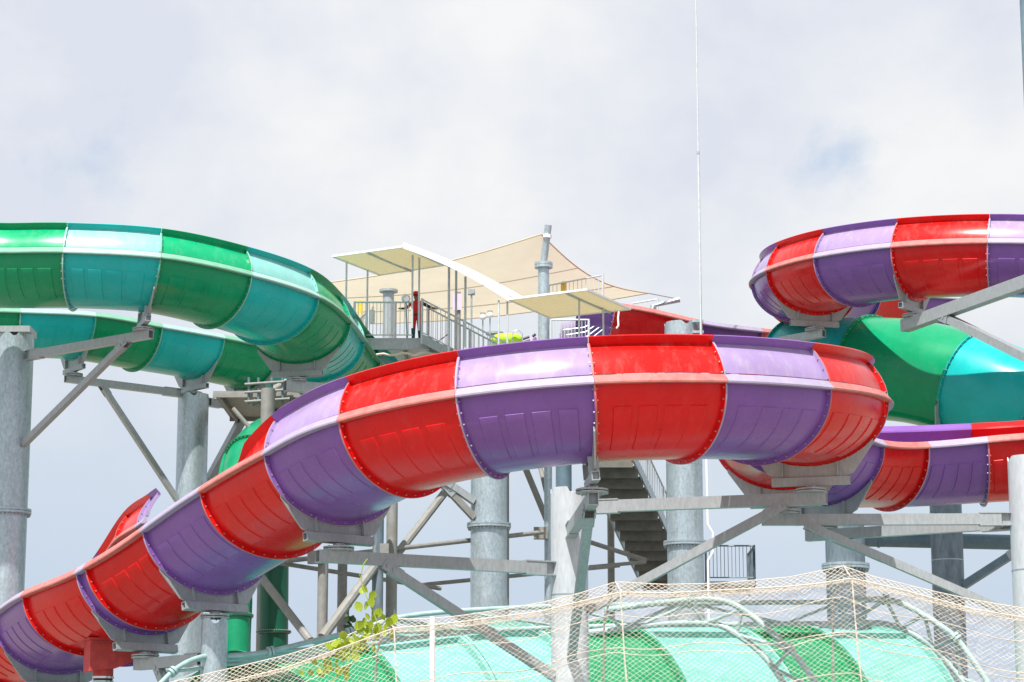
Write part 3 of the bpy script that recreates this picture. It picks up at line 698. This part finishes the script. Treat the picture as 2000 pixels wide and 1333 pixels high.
for v in (.35, .68):
    e = MB(); e.tube([ss(k / 24, v) - Vector((0, 0, .02)) for k in range(25)], .02, 5); e.build('seam', ROPE, t)
m0 = P(1062, 640, 88.5); mt = thing('sail_mast', 'pale round mast with flanged joint and leaning top tube holding the sail', 'mast', (m0.x, m0.y, DZ))
z1 = zat(519, 88.5); mb = MB(); mb.tube([Vector((m0.x, m0.y, DZ)), Vector((m0.x, m0.y, z1))], .21, 28); mb.build('shaft', GALV, mt)
for dz in (-.05, .06):
    mb = MB(); mb.disc(Vector((m0.x, m0.y, z1 + dz)), .34, .10, 32); mb.build('flange', GALV, mt)
mb = MB(); mb.tube([Vector((m0.x, m0.y, z1 + .1)), P(1071, 440, 88.2)], .135, 20); mb.build('leaning_tube', GALV, mt)
q = P(1069, 462, 88.2); mb = MB(); mb.disc(q, .16, .12, 20, ax=Vector((.1, 0, 1))); mb.build('sail_ring', WHT, mt)
q0, q1 = P(1276, 598, 96.5), P(1327, 585, 96.5); mb = MB(); mb.tube([Vector((q0.x, q0.y, DZ - .4)), q0, q1], .13, 14)
ot = thing('sail_outrigger', 'bent silver pole holding the far right corner of the sail by a cable', 'pole', (q0.x, q0.y, DZ)); mb.build('pole', GALV, ot)
mb = MB(); mb.tube([q1, sb_], .02, 5); mb.build('cable', DUST, ot)
q0 = P(758, 660, 89.5); st_ = thing('mast_stub', 'short grey post with a wide round cap plate on the platform', 'post', (q0.x, q0.y, DZ))
mb = MB(); zz = zat(571, 89.5); mb.tube([Vector((q0.x, q0.y, DZ)), Vector((q0.x, q0.y, zz))], .21, 24); mb.build('shaft', BEAM, st_)
mb = MB(); mb.disc(Vector((q0.x, q0.y, zz + .04)), .35, .09, 32); mb.build('cap_plate', BEAM, st_)
q0 = P(966, 680, 91); st_ = thing('mast_stub', 'low grey post with round cap plate behind the lime green raft', 'post', (q0.x, q0.y, DZ))
mb = MB(); zz = zat(654, 91); mb.tube([Vector((q0.x, q0.y, DZ)), Vector((q0.x, q0.y, zz))], .18, 24); mb.build('shaft', BEAM, st_)
mb = MB(); mb.disc(Vector((q0.x, q0.y, zz + .04)), .34, .08, 32); mb.build('cap_plate', BEAM, st_)

# tower fittings
def fit(name, label, cat, c): return thing(name, label, cat, c)
c = P(793, 584, 85.2); f = fit('floodlight', 'round white floodlight on a short post beside the person', 'floodlight', c)
mb = MB(); mb.tube([c + Vector((-.05, .12, .02)), c + Vector((0, -.05, 0)), c + Vector((.02, -.14, -.02))], [.12, .17, .13], 16); mb.build('lamp_head', WHT, f)
mb = MB(); mb.disc(c + Vector((.03, -.15, -.04)), .10, .02, 16, ax=Vector((0, 1, 0))); mb.build('lens', CHR, f)
mb = MB(); mb.tube([c + Vector((0, .05, -.1)), c + Vector((0, .05, -.25)), c + Vector((.07, .05, -1.9))], .035, 8); mb.build('post', GALV, f)
c = P(921, 571, 87); f = fit('floodlight', 'boxy grey floodlight on a thin pole under the white sloping canopy', 'floodlight', c)
mb = MB(); mb.box(c, .26, .2, .2); mb.box(c + Vector((.06, -.12, 0)), .10, .04, .16); mb.build('lamp_head', BEAM, f, smooth=False)
mb = MB(); mb.tube([c - Vector((0, 0, .1)), c - Vector((0, 0, 2.6))], .035, 8); mb.build('pole', GALV, f)
c = P(893, 590, 88); f = fit('sign_panel', 'narrow white panel with rounded corners fixed to a dark post', 'panel', c)
mb = MB(); mb.box(c, .34, .05, .62); mb.build('panel', LAV, f, smooth=False)
mb = MB(); mb.tube([c + Vector((.06, .12, .4)), c + Vector((.06, .12, -2.4))], .07, 10); mb.build('post', DUST, f)
for k, (px, py, d, lb) in enumerate(((1101, 560, 92.6, 'yellow round-topped plate on the gallery rail right of the mast'), (703, 598, 90.6, 'yellow round-topped plate on the left rail near the green flume'))):
    c = P(px, py, d); f = fit('warning_plate', lb, 'plate', c); mb = MB(); mb.disc(c + Vector((0, 0, .12)), .11, .03, 20, ax=Vector((0, 1, 0))); mb.box(c - Vector((0, 0, .08)), .22, .028, .38); mb.build('plate', YEL, f, smooth=False)
c = P(727, 618, 85.6); f = fit('fire_extinguisher', 'white cylinder hanging inside the left platform railing', 'cylinder', c)
mb = MB(); mb.tube([c - Vector((0, 0, .25)), c + Vector((0, 0, .2)), c + Vector((0, 0, .27))], [.10, .10, .04], 16); mb.build('cylinder', WHT, f)
mb = MB(); mb.tube([c + Vector((0, 0, .27)), c + Vector((0, 0, .33)), c + Vector((.08, 0, .30))], .02, 6); mb.build('valve', CHR, f)
for px, py, d, lb in ((1000 - 57, 620, 88.5, 'cluster lamp, the left of the two globe lamps by the stair'), (957, 616, 89, 'cluster lamp, the right of the two globe lamps by the stair')):
    c = P(px, py, d); f = fit('globe_lamp', lb, 'lamp', c); mb = MB()
    rr = [[c + Vector((math.cos(a) * math.sin(b), math.sin(a) * math.sin(b), math.cos(b))) * .12 for a in [2 * math.pi * k / 14 for k in range(14)]] for b in [math.pi * k / 8 for k in range(9)]]
    mb.quadgrid(rr, closed_v=True); mb.build('globe', WHT, f); mb = MB(); mb.box(c + Vector((0, .1, .14)), .2, .12, .1); mb.build('bracket', DUST, f, smooth=False)
    mb = MB(); mb.tube([c + Vector((0, .1, .1)), c + Vector((0, .1, -1.3))], .03, 6); mb.build('pole', GALV, f)
# chain barrier with red and white sleeves
c = at_(818, 86.2); f = thing('chain_barrier', 'red and white striped barrier sagging across the stair head', 'barrier', c)
for k in range(8):
    a_, b_ = [P(lerp(838, 876, u), 652 + 3 * math.sin(math.pi * u) + lerp(22, 0, u), 85.6) for u in (k / 8, (k + 1) / 8)]
    mb = MB(); mb.tube([a_, b_], .022, 6); mb.build('sleeve', (REDP if k % 2 else WHT), f)
# lime raft with lavender lining
c = P(990, 668, 89.6); f = thing('ride_raft', 'lime green inflatable raft standing on the platform behind the railing', 'raft', c - Vector((0, 0, .35)))
mb = MB(); rows = []
for k in range(32):
    a = 2 * math.pi * k / 32; o_ = c + Vector((math.cos(a) * .42, math.sin(a) * .36, 0)); d = Vector((math.cos(a), math.sin(a), 0))
    rows.append([o_ + d * .2 * math.cos(b) + Vector((0, 0, .2 * math.sin(b) + .06)) for b in [2 * math.pi * j / 12 for j in range(12)]])
mb.quadgrid(rows, closed_u=True, closed_v=True); mb.build('outer_tube', LIME, f)
mb = MB(); mb.disc(c - Vector((0, 0, .08)), .4, .06, 24); mb.build('floor', LIME, f)
f2 = thing('hand_hoop', 'bent chrome hoop rail standing beside the lime green raft', 'handrail', P(1010, 680, 89))
mb = MB(); mb.tube([P(999, 700, 89), P(1000, 655, 89), P(1004, 647, 89), P(1014, 646, 89), P(1020, 652, 89), P(1021, 700, 89)], .022, 8); mb.build('hoop', CHR, f2)
f3 = thing('lavender_tub', 'pale lavender slide entry tub behind the railing right of the raft', 'tub', P(1040, 680, 90))
mb = MB(); mb.quadgrid([[P(x, y, d) for x, y in ((1018, 662), (1048, 655), (1052, 690), (1018, 690))] for d in (90, 91.2)], closed_u=False, closed_v=True); mb.quadgrid([[P(1018, 662, 90), P(1048, 655, 90)], [P(1018, 690, 90), P(1052, 690, 90)]]); mb.build('tub_shell', LAV, f3, smooth=False)
for k in range(2):
    mb = MB(); mb.tube([P(1020 + 20 * k, 663 - 5 * k, 89.9), P(1034 + 12 * k, 658 - 5 * k, 89.9)], .05, 8); mb.build('grip', BLK, f3)
# launch bowl of the far red flume
lb = thing('launch_trough', 'pale lavender launch trough leading into the far red flume', 'trough', P(1150, 660, 89.5))
mb = MB(); rows = []
for k in range(9):
    u = k / 8; c0 = P(lerp(1095, 1178, u), lerp(640, 622, u), lerp(88.7, 89.3, u)); w = lerp(.9, 1.5, u)
    rows.append([c0 + Vector((0, math.cos(a) * w + 1.2, -math.sin(a) * lerp(.7, 1.3, u) + .2)) for a in [math.pi * j / 16 for j in range(17)]])
mb.quadgrid(rows); mb.quadgrid([[p + Vector((0, 0, -.03)) for p in r] for r in rows]); mb.build('trough_shell', LAV, lb)
for k in range(4):
    mb = MB(); mb.tube([P(1100 + 6 * k, 645 + 10 * k, 88.6), P(1142 + 2 * k, 640 + 9 * k, 88.6), P(1180, 615 + 9 * k, 88.6)], .025, 6); mb.build('guard_bar', GALV, lb)
rp = thing('white_rope', 'short white rope hanging from the end of the far purple flume', 'rope', P(1208, 605, 87.8))
mb = MB(); mb.tube([P(1209, 606, 87.9), P(1207, 622, 87.85), P(1208, 636, 87.8), P(1204, 642, 87.8)], .035, 6); mb.build('rope', WHT, rp)

# ------------------------------------------------------------------ person on the platform
def person():
    ft = P(813, 668, 85.9); base = Vector((ft.x, ft.y, DZ)); sc = 1.0
    t = thing('person', 'person in red uniform and red hat reaching over the platform railing', 'person', base)
    J = {}
    def v(n, x, y, z, r): J[n] = (Vector((x, y, z)), r)
    v('pel', 0, 0, .98, .19); v('ch', .01, 0, 1.38, .21); v('nk', 0, -.01, 1.56, .065); v('hd', -.02, -.03, 1.66, .095); v('ht', -.02, -.03, 1.78, .085)
    v('ls', -.19, 0, 1.46, .075); v('le', -.34, -.12, 1.26, .055); v('lw', -.50, -.26, 1.20, .042); v('lh', -.57, -.32, 1.20, .045)
    v('rs', .21, 0, 1.46, .08); v('re', .42, -.1, 1.33, .062); v('rw', .62, -.24, 1.22, .045); v('rh', .70, -.28, 1.21, .05)
    v('lh_', -.10, 0, .90, .115); v('lk', -.11, -.02, .50, .085); v('la', -.11, .02, .10, .06); v('lt', -.12, -.16, .05, .05)
    v('rh_', .10, 0, .90, .115); v('rk', .12, .0, .50, .085); v('ra', .13, .04, .10, .06); v('rt', .14, -.14, .05, .05)
    E_ = [('pel', 'ch'), ('ch', 'nk'), ('nk', 'hd'), ('hd', 'ht'), ('ch', 'ls'), ('ls', 'le'), ('le', 'lw'), ('lw', 'lh'), ('ch', 'rs'), ('rs', 're'), ('re', 'rw'), ('rw', 'rh'), ('pel', 'lh_'), ('lh_', 'lk'), ('lk', 'la'), ('la', 'lt'), ('pel', 'rh_'), ('rh_', 'rk'), ('rk', 'ra'), ('ra', 'rt')]
    names = list(J); 
    for hand, sx in (('lh', -1), ('rh', 1)):           # five fingers each
        hp = J[hand][0]
        for k in range(5):
            nm = hand + 'f%d' % k
            dv = Vector((sx * .075, -.05 + .0, .0)) + Vector((0, .03 * (k - 2) * .9, -.012 * abs(k - 2))) if k else Vector((sx * .02, .06, .02))
            J[nm] = (hp + dv, .012); E_.append((hand, nm))
    names = list(J); me = bpy.data.meshes.new('person_body')
    me.from_pydata([tuple(J[n][0]) for n in names], [(names.index(a), names.index(b)) for a, b in E_], [])
    o = bpy.data.objects.new('body', me); col.objects.link(o); o.parent = t
    md = o.modifiers.new('s', 'SKIN'); 
    for i, n in enumerate(names):
        sv = me.skin_vertices[0].data[i]; r = J[n][1]; sv.radius = (r, r); sv.use_root = (n == 'pel')
    o.modifiers.new('u', 'SUBSURF').levels = 2
    dg = bpy.context.evaluated_depsgraph_get(); dg.update(); ev = o.evaluated_get(dg); nm_ = bpy.data.meshes.new_from_object(ev); o.modifiers.clear(); o.data = nm_
    SK = mat('skin', (.28, .15, .09), rough=.5, var=.05); RC = mat('red_uniform_cloth', (.62, .02, .03), rough=.85, var=.15, scale=8); NV = mat('navy_cloth', (.02, .025, .05), rough=.85)
    TE = mat('dark_teal_cloth', (.02, .09, .12), rough=.85); BO = mat('dark_shoe', (.03, .03, .03), rough=.6)
    for m_ in (RC, SK, NV, TE, BO): nm_.materials.append(m_)
    for pl in nm_.polygons:
        c = pl.center; k = 0
        if c.z > 1.55: k = 1
        elif abs(c.x) > .50: k = 1
        elif c.x > .20 and c.z > 1.15: k = 2
        elif c.x < -.33 and c.z > 1.0: k = 2
        elif c.z < .09: k = 4
        elif c.z < .52: k = 3
        pl.material_index = k; pl.use_smooth = True
    hc = base + J['hd'][0] + Vector((0, 0, .12))
    mb = MB(); rr = []
    for b, z, fw in ((.16, -.035, 1.25), (.115, -.015, 1), (.112, .05, 1), (.085, .105, 1), (.02, .125, 1)):
        rr.append([hc + Vector((math.cos(a) * b, math.sin(a) * b * (fw if math.sin(a) < 0 else 1), z)) for a in [2 * math.pi * k / 20 for k in range(20)]])
    mb.quadgrid(rr, closed_v=True); mb.build('hat', RC, t)
    mb = MB(); f = base + J['hd'][0]
    mb.tube([f + Vector((-.01, -.09, .03)), f + Vector((-.012, -.118, -.005)), f + Vector((-.01, -.095, -.015))], [.01, .016, .012], 8); mb.build('nose', SK, t)
    for sx in (-1, 1):
        e = MB(); e.disc(f + Vector((-.01 + sx * .035, -.088, .035)), .014, .012, 10, ax=Vector((0, 1, 0))); e.build('eye', BO, t)
        e = MB(); e.disc(f + Vector((-.01 + sx * .098, -.01, .01)), .03, .018, 12, ax=Vector((1, 0, 0))); e.build('ear', SK, t)
    e = MB(); e.box(f + Vector((-.01, -.092, -.045)), .05, .012, .010); e.build('mouth', REDP, t, smooth=False)
    e = MB(); e.disc(base + Vector((0, 0, 1.0)), .205, .05, 20); e.build('belt', BO, t)
person()

# ------------------------------------------------------------------ big funnel under the net
fn = thing('funnel_slide', 'huge aqua and green half pipe slide body under the net', 'water slide', P(1300, 1330, 64))
def funnel_pt(s, ang, rr):
    rr *= min(1, .80 + max(0, s + .06) * .55)
    ax = lerp(Vector((-6.2, 62.6, 0)), Vector((10.6, 74.6, 0)), s); d = (Vector((10.6, 74.6, 0)) - Vector((-6.2, 62.6, 0))).normalized(); nrm = Vector((d.y, -d.x, 0))
    c = Vector((ax.x, ax.y, lerp(2.35, 3.15, s) + .0)); return c + nrm * math.cos(ang) * rr + Vector((0, 0, math.sin(ang) * rr))
FR = 4.2
bnd = [-.06, .10, .23, .355, .525, .715, .85, 1.02]
FG, FT = gel('funnel_green_gelcoat', (.004, .25, .105)), gel('funnel_aqua_gelcoat', (.17, .47, .42))
for i, (a, b) in enumerate(zip(bnd, bnd[1:])):
    m = (FG, FT, FT, FG, FT, FG, FT)[i]; n = 40; mb = MB()
    angs = [lerp(R_(-20), R_(200), k / n) for k in range(n + 1)]
    rows = [[funnel_pt(lerp(a + .001, b - .001, k / 10), x, FR) for x in angs] for k in range(11)] + [[funnel_pt(lerp(b - .001, a + .001, k / 10), x, FR - .05) for x in angs] for k in range(11)]
    mb.quadgrid(rows, closed_u=True)
    for s0, s1 in ((a + .001, a + .005), (b - .006, b - .001)):
        mb.quadgrid([[funnel_pt(s0, x, FR - .01) for x in angs], [funnel_pt(s0, x, FR + .20) for x in angs], [funnel_pt(s1, x, FR + .20) for x in angs], [funnel_pt(s1, x, FR - .01) for x in angs]], closed_u=True)
    for an in (R_(66), R_(30), R_(110)):
        q = R_(1.0)
        mb.quadgrid([[funnel_pt(lerp(a + .006, b - .006, k / 8), an + da, FR + dr) for da, dr in ((-q, -.01), (-q, .17), (q, .17), (q, -.01))] for k in range(9)], closed_v=True)
    so = mb.build('shell_segment', m, fn, angle=28)
    if m is FG: so['label'] = 'green shell segment'
for s_ in (.1, .5, .85):
    mb = MB(); c = funnel_pt(s_, R_(-60), FR * .8); q = funnel_pt(s_, R_(-60), 0); mb.tube([Vector((q.x, q.y, 0)), Vector((q.x, q.y, 1.2))], .3, 16); mb.build('leg', GALV, fn)

# ------------------------------------------------------------------ pipe trusses round the funnel
def poly(pts): return [P(x, y, d) for x, y, d in pts]
def smooth(pts, k=6):
    out = []
    for i in range(len(pts) - 1):
        p0, p1, p2, p3 = pts[max(i - 1, 0)], pts[i], pts[i + 1], pts[min(i + 2, len(pts) - 1)]
        for j in range(k):
            u = j / k; out.append(.5 * ((2 * p1) + (p2 - p0) * u + (2 * p0 - 5 * p1 + 4 * p2 - p3) * u * u + (3 * p1 - p0 - 3 * p2 + p3) * u ** 3))
    return out + [pts[-1]]
def truss(label, upper_, lower_, r, nweb):
    U_, L_ = smooth(poly(upper_)), smooth(poly(lower_)); t = thing('pipe_truss', label, 'truss', U_[0], 'aqua pipe trusses under the net')
    for nm, q in (('top_chord', U_), ('bottom_chord', L_)):
        mb = MB(); mb.tube(q, r, 12); mb.build(nm, AQUA, t)
    for k in range(nweb):
        u = U_[int((len(U_) - 1) * k / nweb)]; l = L_[int((len(L_) - 1) * (k + .5) / nweb)]; u2 = U_[int((len(U_) - 1) * (k + 1) / nweb)]
        for p in (u, u2):
            mb = MB(); mb.tube([p, l], r * .6, 8); mb.build('web_strut', AQUA, t)
    for k in range(1, nweb, 2):
        i = int((len(U_) - 1) * k / nweb)
        if 0 < i < len(U_) - 1:
            d = (U_[i + 1] - U_[i - 1]).normalized(); mb = MB(); mb.disc(U_[i] - d * .045, r * 1.9, .06, 16, ax=d); mb.disc(U_[i] + d * .045, r * 1.9, .06, 16, ax=d); mb.build('pipe_flange', AQUA, t)
    return t
truss('long straight aqua pipe truss running across behind the net from the left', [(300, 1350, 56), (345, 1306, 56.4), (392, 1284, 56.8), (440, 1282, 57.2), (515, 1275, 57.6), (600, 1255, 58), (700, 1231, 58.4), (800, 1203, 58.8), (1000, 1188, 59.2), (1290, 1180, 60), (1640, 1176, 61)],
      [(410, 1300, 58), (520, 1290, 58.2), (600, 1284, 58.5), (700, 1262, 58.8), (860, 1240, 59.4), (1000, 1230, 60), (1250, 1222, 60.5), (1640, 1218, 61.4)], .062, 12)
truss('arched aqua pipe truss over the green shell right of the lit column', [(1180, 1192, 57.8), (1290, 1178, 58), (1390, 1171, 58), (1450, 1190, 57.8), (1520, 1248, 57.4), (1560, 1288, 57.2), (1605, 1350, 57)],
      [(1150, 1236, 58.2), (1290, 1220, 58.2), (1390, 1219, 58.2), (1440, 1240, 58), (1495, 1285, 57.8), (1540, 1350, 57.4)], .075, 4)
truss('arched aqua pipe truss at the far right beside the lit aqua shell', [(1640, 1178, 59.8), (1720, 1171, 59.6), (1770, 1183, 59.4), (1840, 1225, 59), (1880, 1262, 58.8), (1940, 1350, 58.4)],
      [(1600, 1222, 60), (1720, 1218, 60), (1790, 1243, 59.6), (1850, 1292, 59.4), (1895, 1350, 59)], .075, 4)

# ------------------------------------------------------------------ net
net = thing('safety_net', 'beige diamond mesh rope net draped in peaks along the bottom', 'net', P(1200, 1340, 45))
def curve(tab, x):
    for (a, p), (b, q) in zip(tab, tab[1:]):
        if x <= b: return p + (q - p) * (x - a) / (b - a)
    return tab[-1][1]
RID = [(250, 1352), (330, 1334), (560, 1280), (660, 1249), (757, 1208), (830, 1210), (900, 1203), (1000, 1188), (1060, 1177), (1140, 1157), (1202, 1137), (1300, 1142), (1400, 1140), (1540, 1128), (1600, 1116), (1648, 1106), (1700, 1125), (1800, 1150), (1900, 1172), (2020, 1192)]
EAV = [(250, 1385), (330, 1362), (560, 1304), (640, 1276), (770, 1227), (840, 1222), (900, 1215), (1060, 1194), (1110, 1181), (1212, 1157), (1300, 1159), (1540, 1146), (1600, 1140), (1664, 1130), (1760, 1152), (1900, 1190), (2020, 1210)]
def wob(a, b): return noise.noise(Vector((a * .35, b * .35, 3.3)))
def ep(x): q = curve(EAV, x); return P(x, q, 45.0)
def rp_(x): q = curve(RID, x); return P(x, q, 47.4)
STEPX = 6.6
NX = int((2020 - 250) / STEPX)
def front_node(i, k): e = ep(250 + i * STEPX); return e + Vector((wob(i, k) * .02, wob(k, i) * .10 - .01 * k, -k * .0445 + wob(i + 50, k) * .015))
def roof_node(i, k, K=18):
    u = k / K; a, b = ep(250 + i * STEPX), rp_(250 + i * STEPX); return lerp(a, b, u) + Vector((0, 0, -.16 * math.sin(math.pi * u) + wob(i, k) * .02))
def back_node(i, k): e = rp_(250 + i * STEPX); return e + Vector((wob(i, k + 9) * .02, wob(k, i) * .1 + .02 * k, -k * .058))
def netmesh(node, K, r, name):
    mb = MB(); idx = 0
    def strand(a, b):
        t = (b - a)
        if t.length < 1e-5: return
        t.normalize(); x = t.cross(Vector((0, 0, 1))).normalized(); y = t.cross(x); o = len(mb.v)
        for p in (a, b):
            for q in range(3): mb.v.append(tuple(p + (x * math.cos(q * 2.0944) + y * math.sin(q * 2.0944)) * r))
        for q in range(3): mb.f.append((o + q, o + (q + 1) % 3, o + 3 + (q + 1) % 3, o + 3 + q))
    cache = {}
    def nd(i, k):
        if (i, k) not in cache: cache[i, k] = node(i, k)
        return cache[i, k]
    for i in range(NX):
        for k in range(K):
            if (i + k) % 2 == 0: strand(nd(i, k), nd(i + 1, k + 1))
            else: strand(nd(i, k + 1), nd(i + 1, k))
    o = mb.build(name, ROPE, net, smooth=False); o['kind'] = 'stuff'; return o
netmesh(front_node, 48, .0037, 'front_mesh'); netmesh(lambda i, k: rp_(250 + i * STEPX) + Vector((0, .10 * k, -.034 * k + wob(i, k) * .02)), 10, .0042, 'rear_mesh'); netmesh(roof_node, 18, .0037, 'roof_mesh'); 
def nrope(pts, r=.013): mb = MB(); mb.tube(pts, r, 6); mb.build('border_rope', ROPE, net)
nrope([ep(250 + k * 15) for k in range(119)]); nrope([rp_(250 + k * 15) for k in range(119)], .011)
for dz in (1.0, 1.75): nrope([ep(250 + k * 15) + Vector((0, -.02, -dz - .05 * math.sin(k * .4))) for k in range(119)], .011)
for dz in (.62, 1.35): nrope([rp_(250 + k * 15) + Vector((0, .02, -dz - .05 * math.sin(k * .4))) for k in range(119)], .010)
for px, py in ((770, 1227), (1212, 1157), (1664, 1130)): q = P(px, py, 45); nrope([q, q + Vector((.06, -.03, -1.2)), q + Vector((.14, -.05, -2.2)), q + Vector((.2, 0, -3.6))], .016)
for px, py in ((757, 1208), (1202, 1137), (1648, 1106)):
    q = P(px, py, 47.4); mb = MB(); mb.tube([q, q + Vector((-.22, .1, -.7)), q + Vector((-.25, .1, -2.2)), q + Vector((-.25, .1, -q.z + .02))], .022, 8); mb.build('net_post', DUST, net)
    nrope([P(px, py, 47.4), P(px + 12, py + 19, 45)], .012)
mb = MB(); q = P(845, 1205, 46.6); mb.tube([q, Vector((q.x, q.y, 0))], .055, 12); mb.build('net_mast', WHT, net)

# ------------------------------------------------------------------ vine
vn = thing('climbing_vine', 'bright green climbing vine trailing down a post into the net', 'plant', P(715, 1333, 45.3))
sp_ = [P(718, 1092, 45.35), P(708, 1108, 45.35), P(706, 1135, 45.35), P(712, 1155, 45.35), P(722, 1180, 45.35), P(735, 1212, 45.35), P(740, 1240, 45.35), P(722, 1265, 45.35), P(690, 1295, 45.35), P(650, 1330, 45.35), P(620, 1380, 45.35)]
mb = MB(); mb.tube(smooth(sp_), .012, 6); mb.build('stem', STEM, vn)
lm_ = MB(); prof = [(0, 0), (.30, .30), (.42, .55), (.36, .80), (.16, .98), (0, 1.08)]
L_ = [(-a, b, .10 * abs(a)) for a, b in prof]; Rr_ = [(a, b, .10 * abs(a)) for a, b in prof]; Md = [(0, b, -.04) for a, b in prof]
lm_.quadgrid([[Vector(x) for x in L_], [Vector(x) for x in Md], [Vector(x) for x in Rr_]]); lo = lm_.build('leaf', LEAF, None, share=(0, 0, 0)); leaf_me = lo.data; bpy.data.objects.remove(lo)
rng = random.Random(11); spots = []
for x, y, r in ((704, 1128, .5), (701, 1158, 1), (718, 1158, 1), (722, 1172, 1.2), (712, 1192, 1.2), (728, 1188, 1.3), (733, 1208, 1.3), (742, 1202, 1), (700, 1228, 1), (706, 1162, .7)): spots.append((x, y, r))
for k in range(78):
    u = rng.random(); cx = lerp(752, 628, u); cy = lerp(1222, 1322, u ** .9); spots.append((cx + rng.gauss(0, 18), cy + rng.gauss(0, 15), rng.uniform(.8, 1.4)))
for x, y, r in spots:
    p = P(x, y, 45.35 + rng.uniform(-.15, .25)); o = place('leaf', leaf_me, vn, p, (R_(rng.uniform(40, 130)), R_(rng.uniform(-40, 40)), R_(rng.uniform(-70, 70)))); q = .155 * r; o.scale = (q, q, q)
vd_ = thing('climbing_vine', 'small dark vine with tiny leaves on the thin grey post', 'plant', P(682, 1250, 80.5))
mb = MB(); mb.tube([P(681, 1170, 80.6), P(680, 1200, 80.6), P(682, 1245, 80.6)], .03, 5); mb.build('stem', LEAFD, vd_)
lo = lm_.build('leaf', LEAFD, None, share=(0, 0, 0)); leafd = lo.data; bpy.data.objects.remove(lo)
for k in range(22):
    p = P(681 + rng.gauss(0, 4), rng.uniform(1180, 1248), 80.4); o = place('leaf', leafd, vd_, p, (R_(rng.uniform(40, 130)), R_(rng.uniform(-40, 40)), R_(rng.uniform(-70, 70)))); o.scale = (.2, .2, .2)
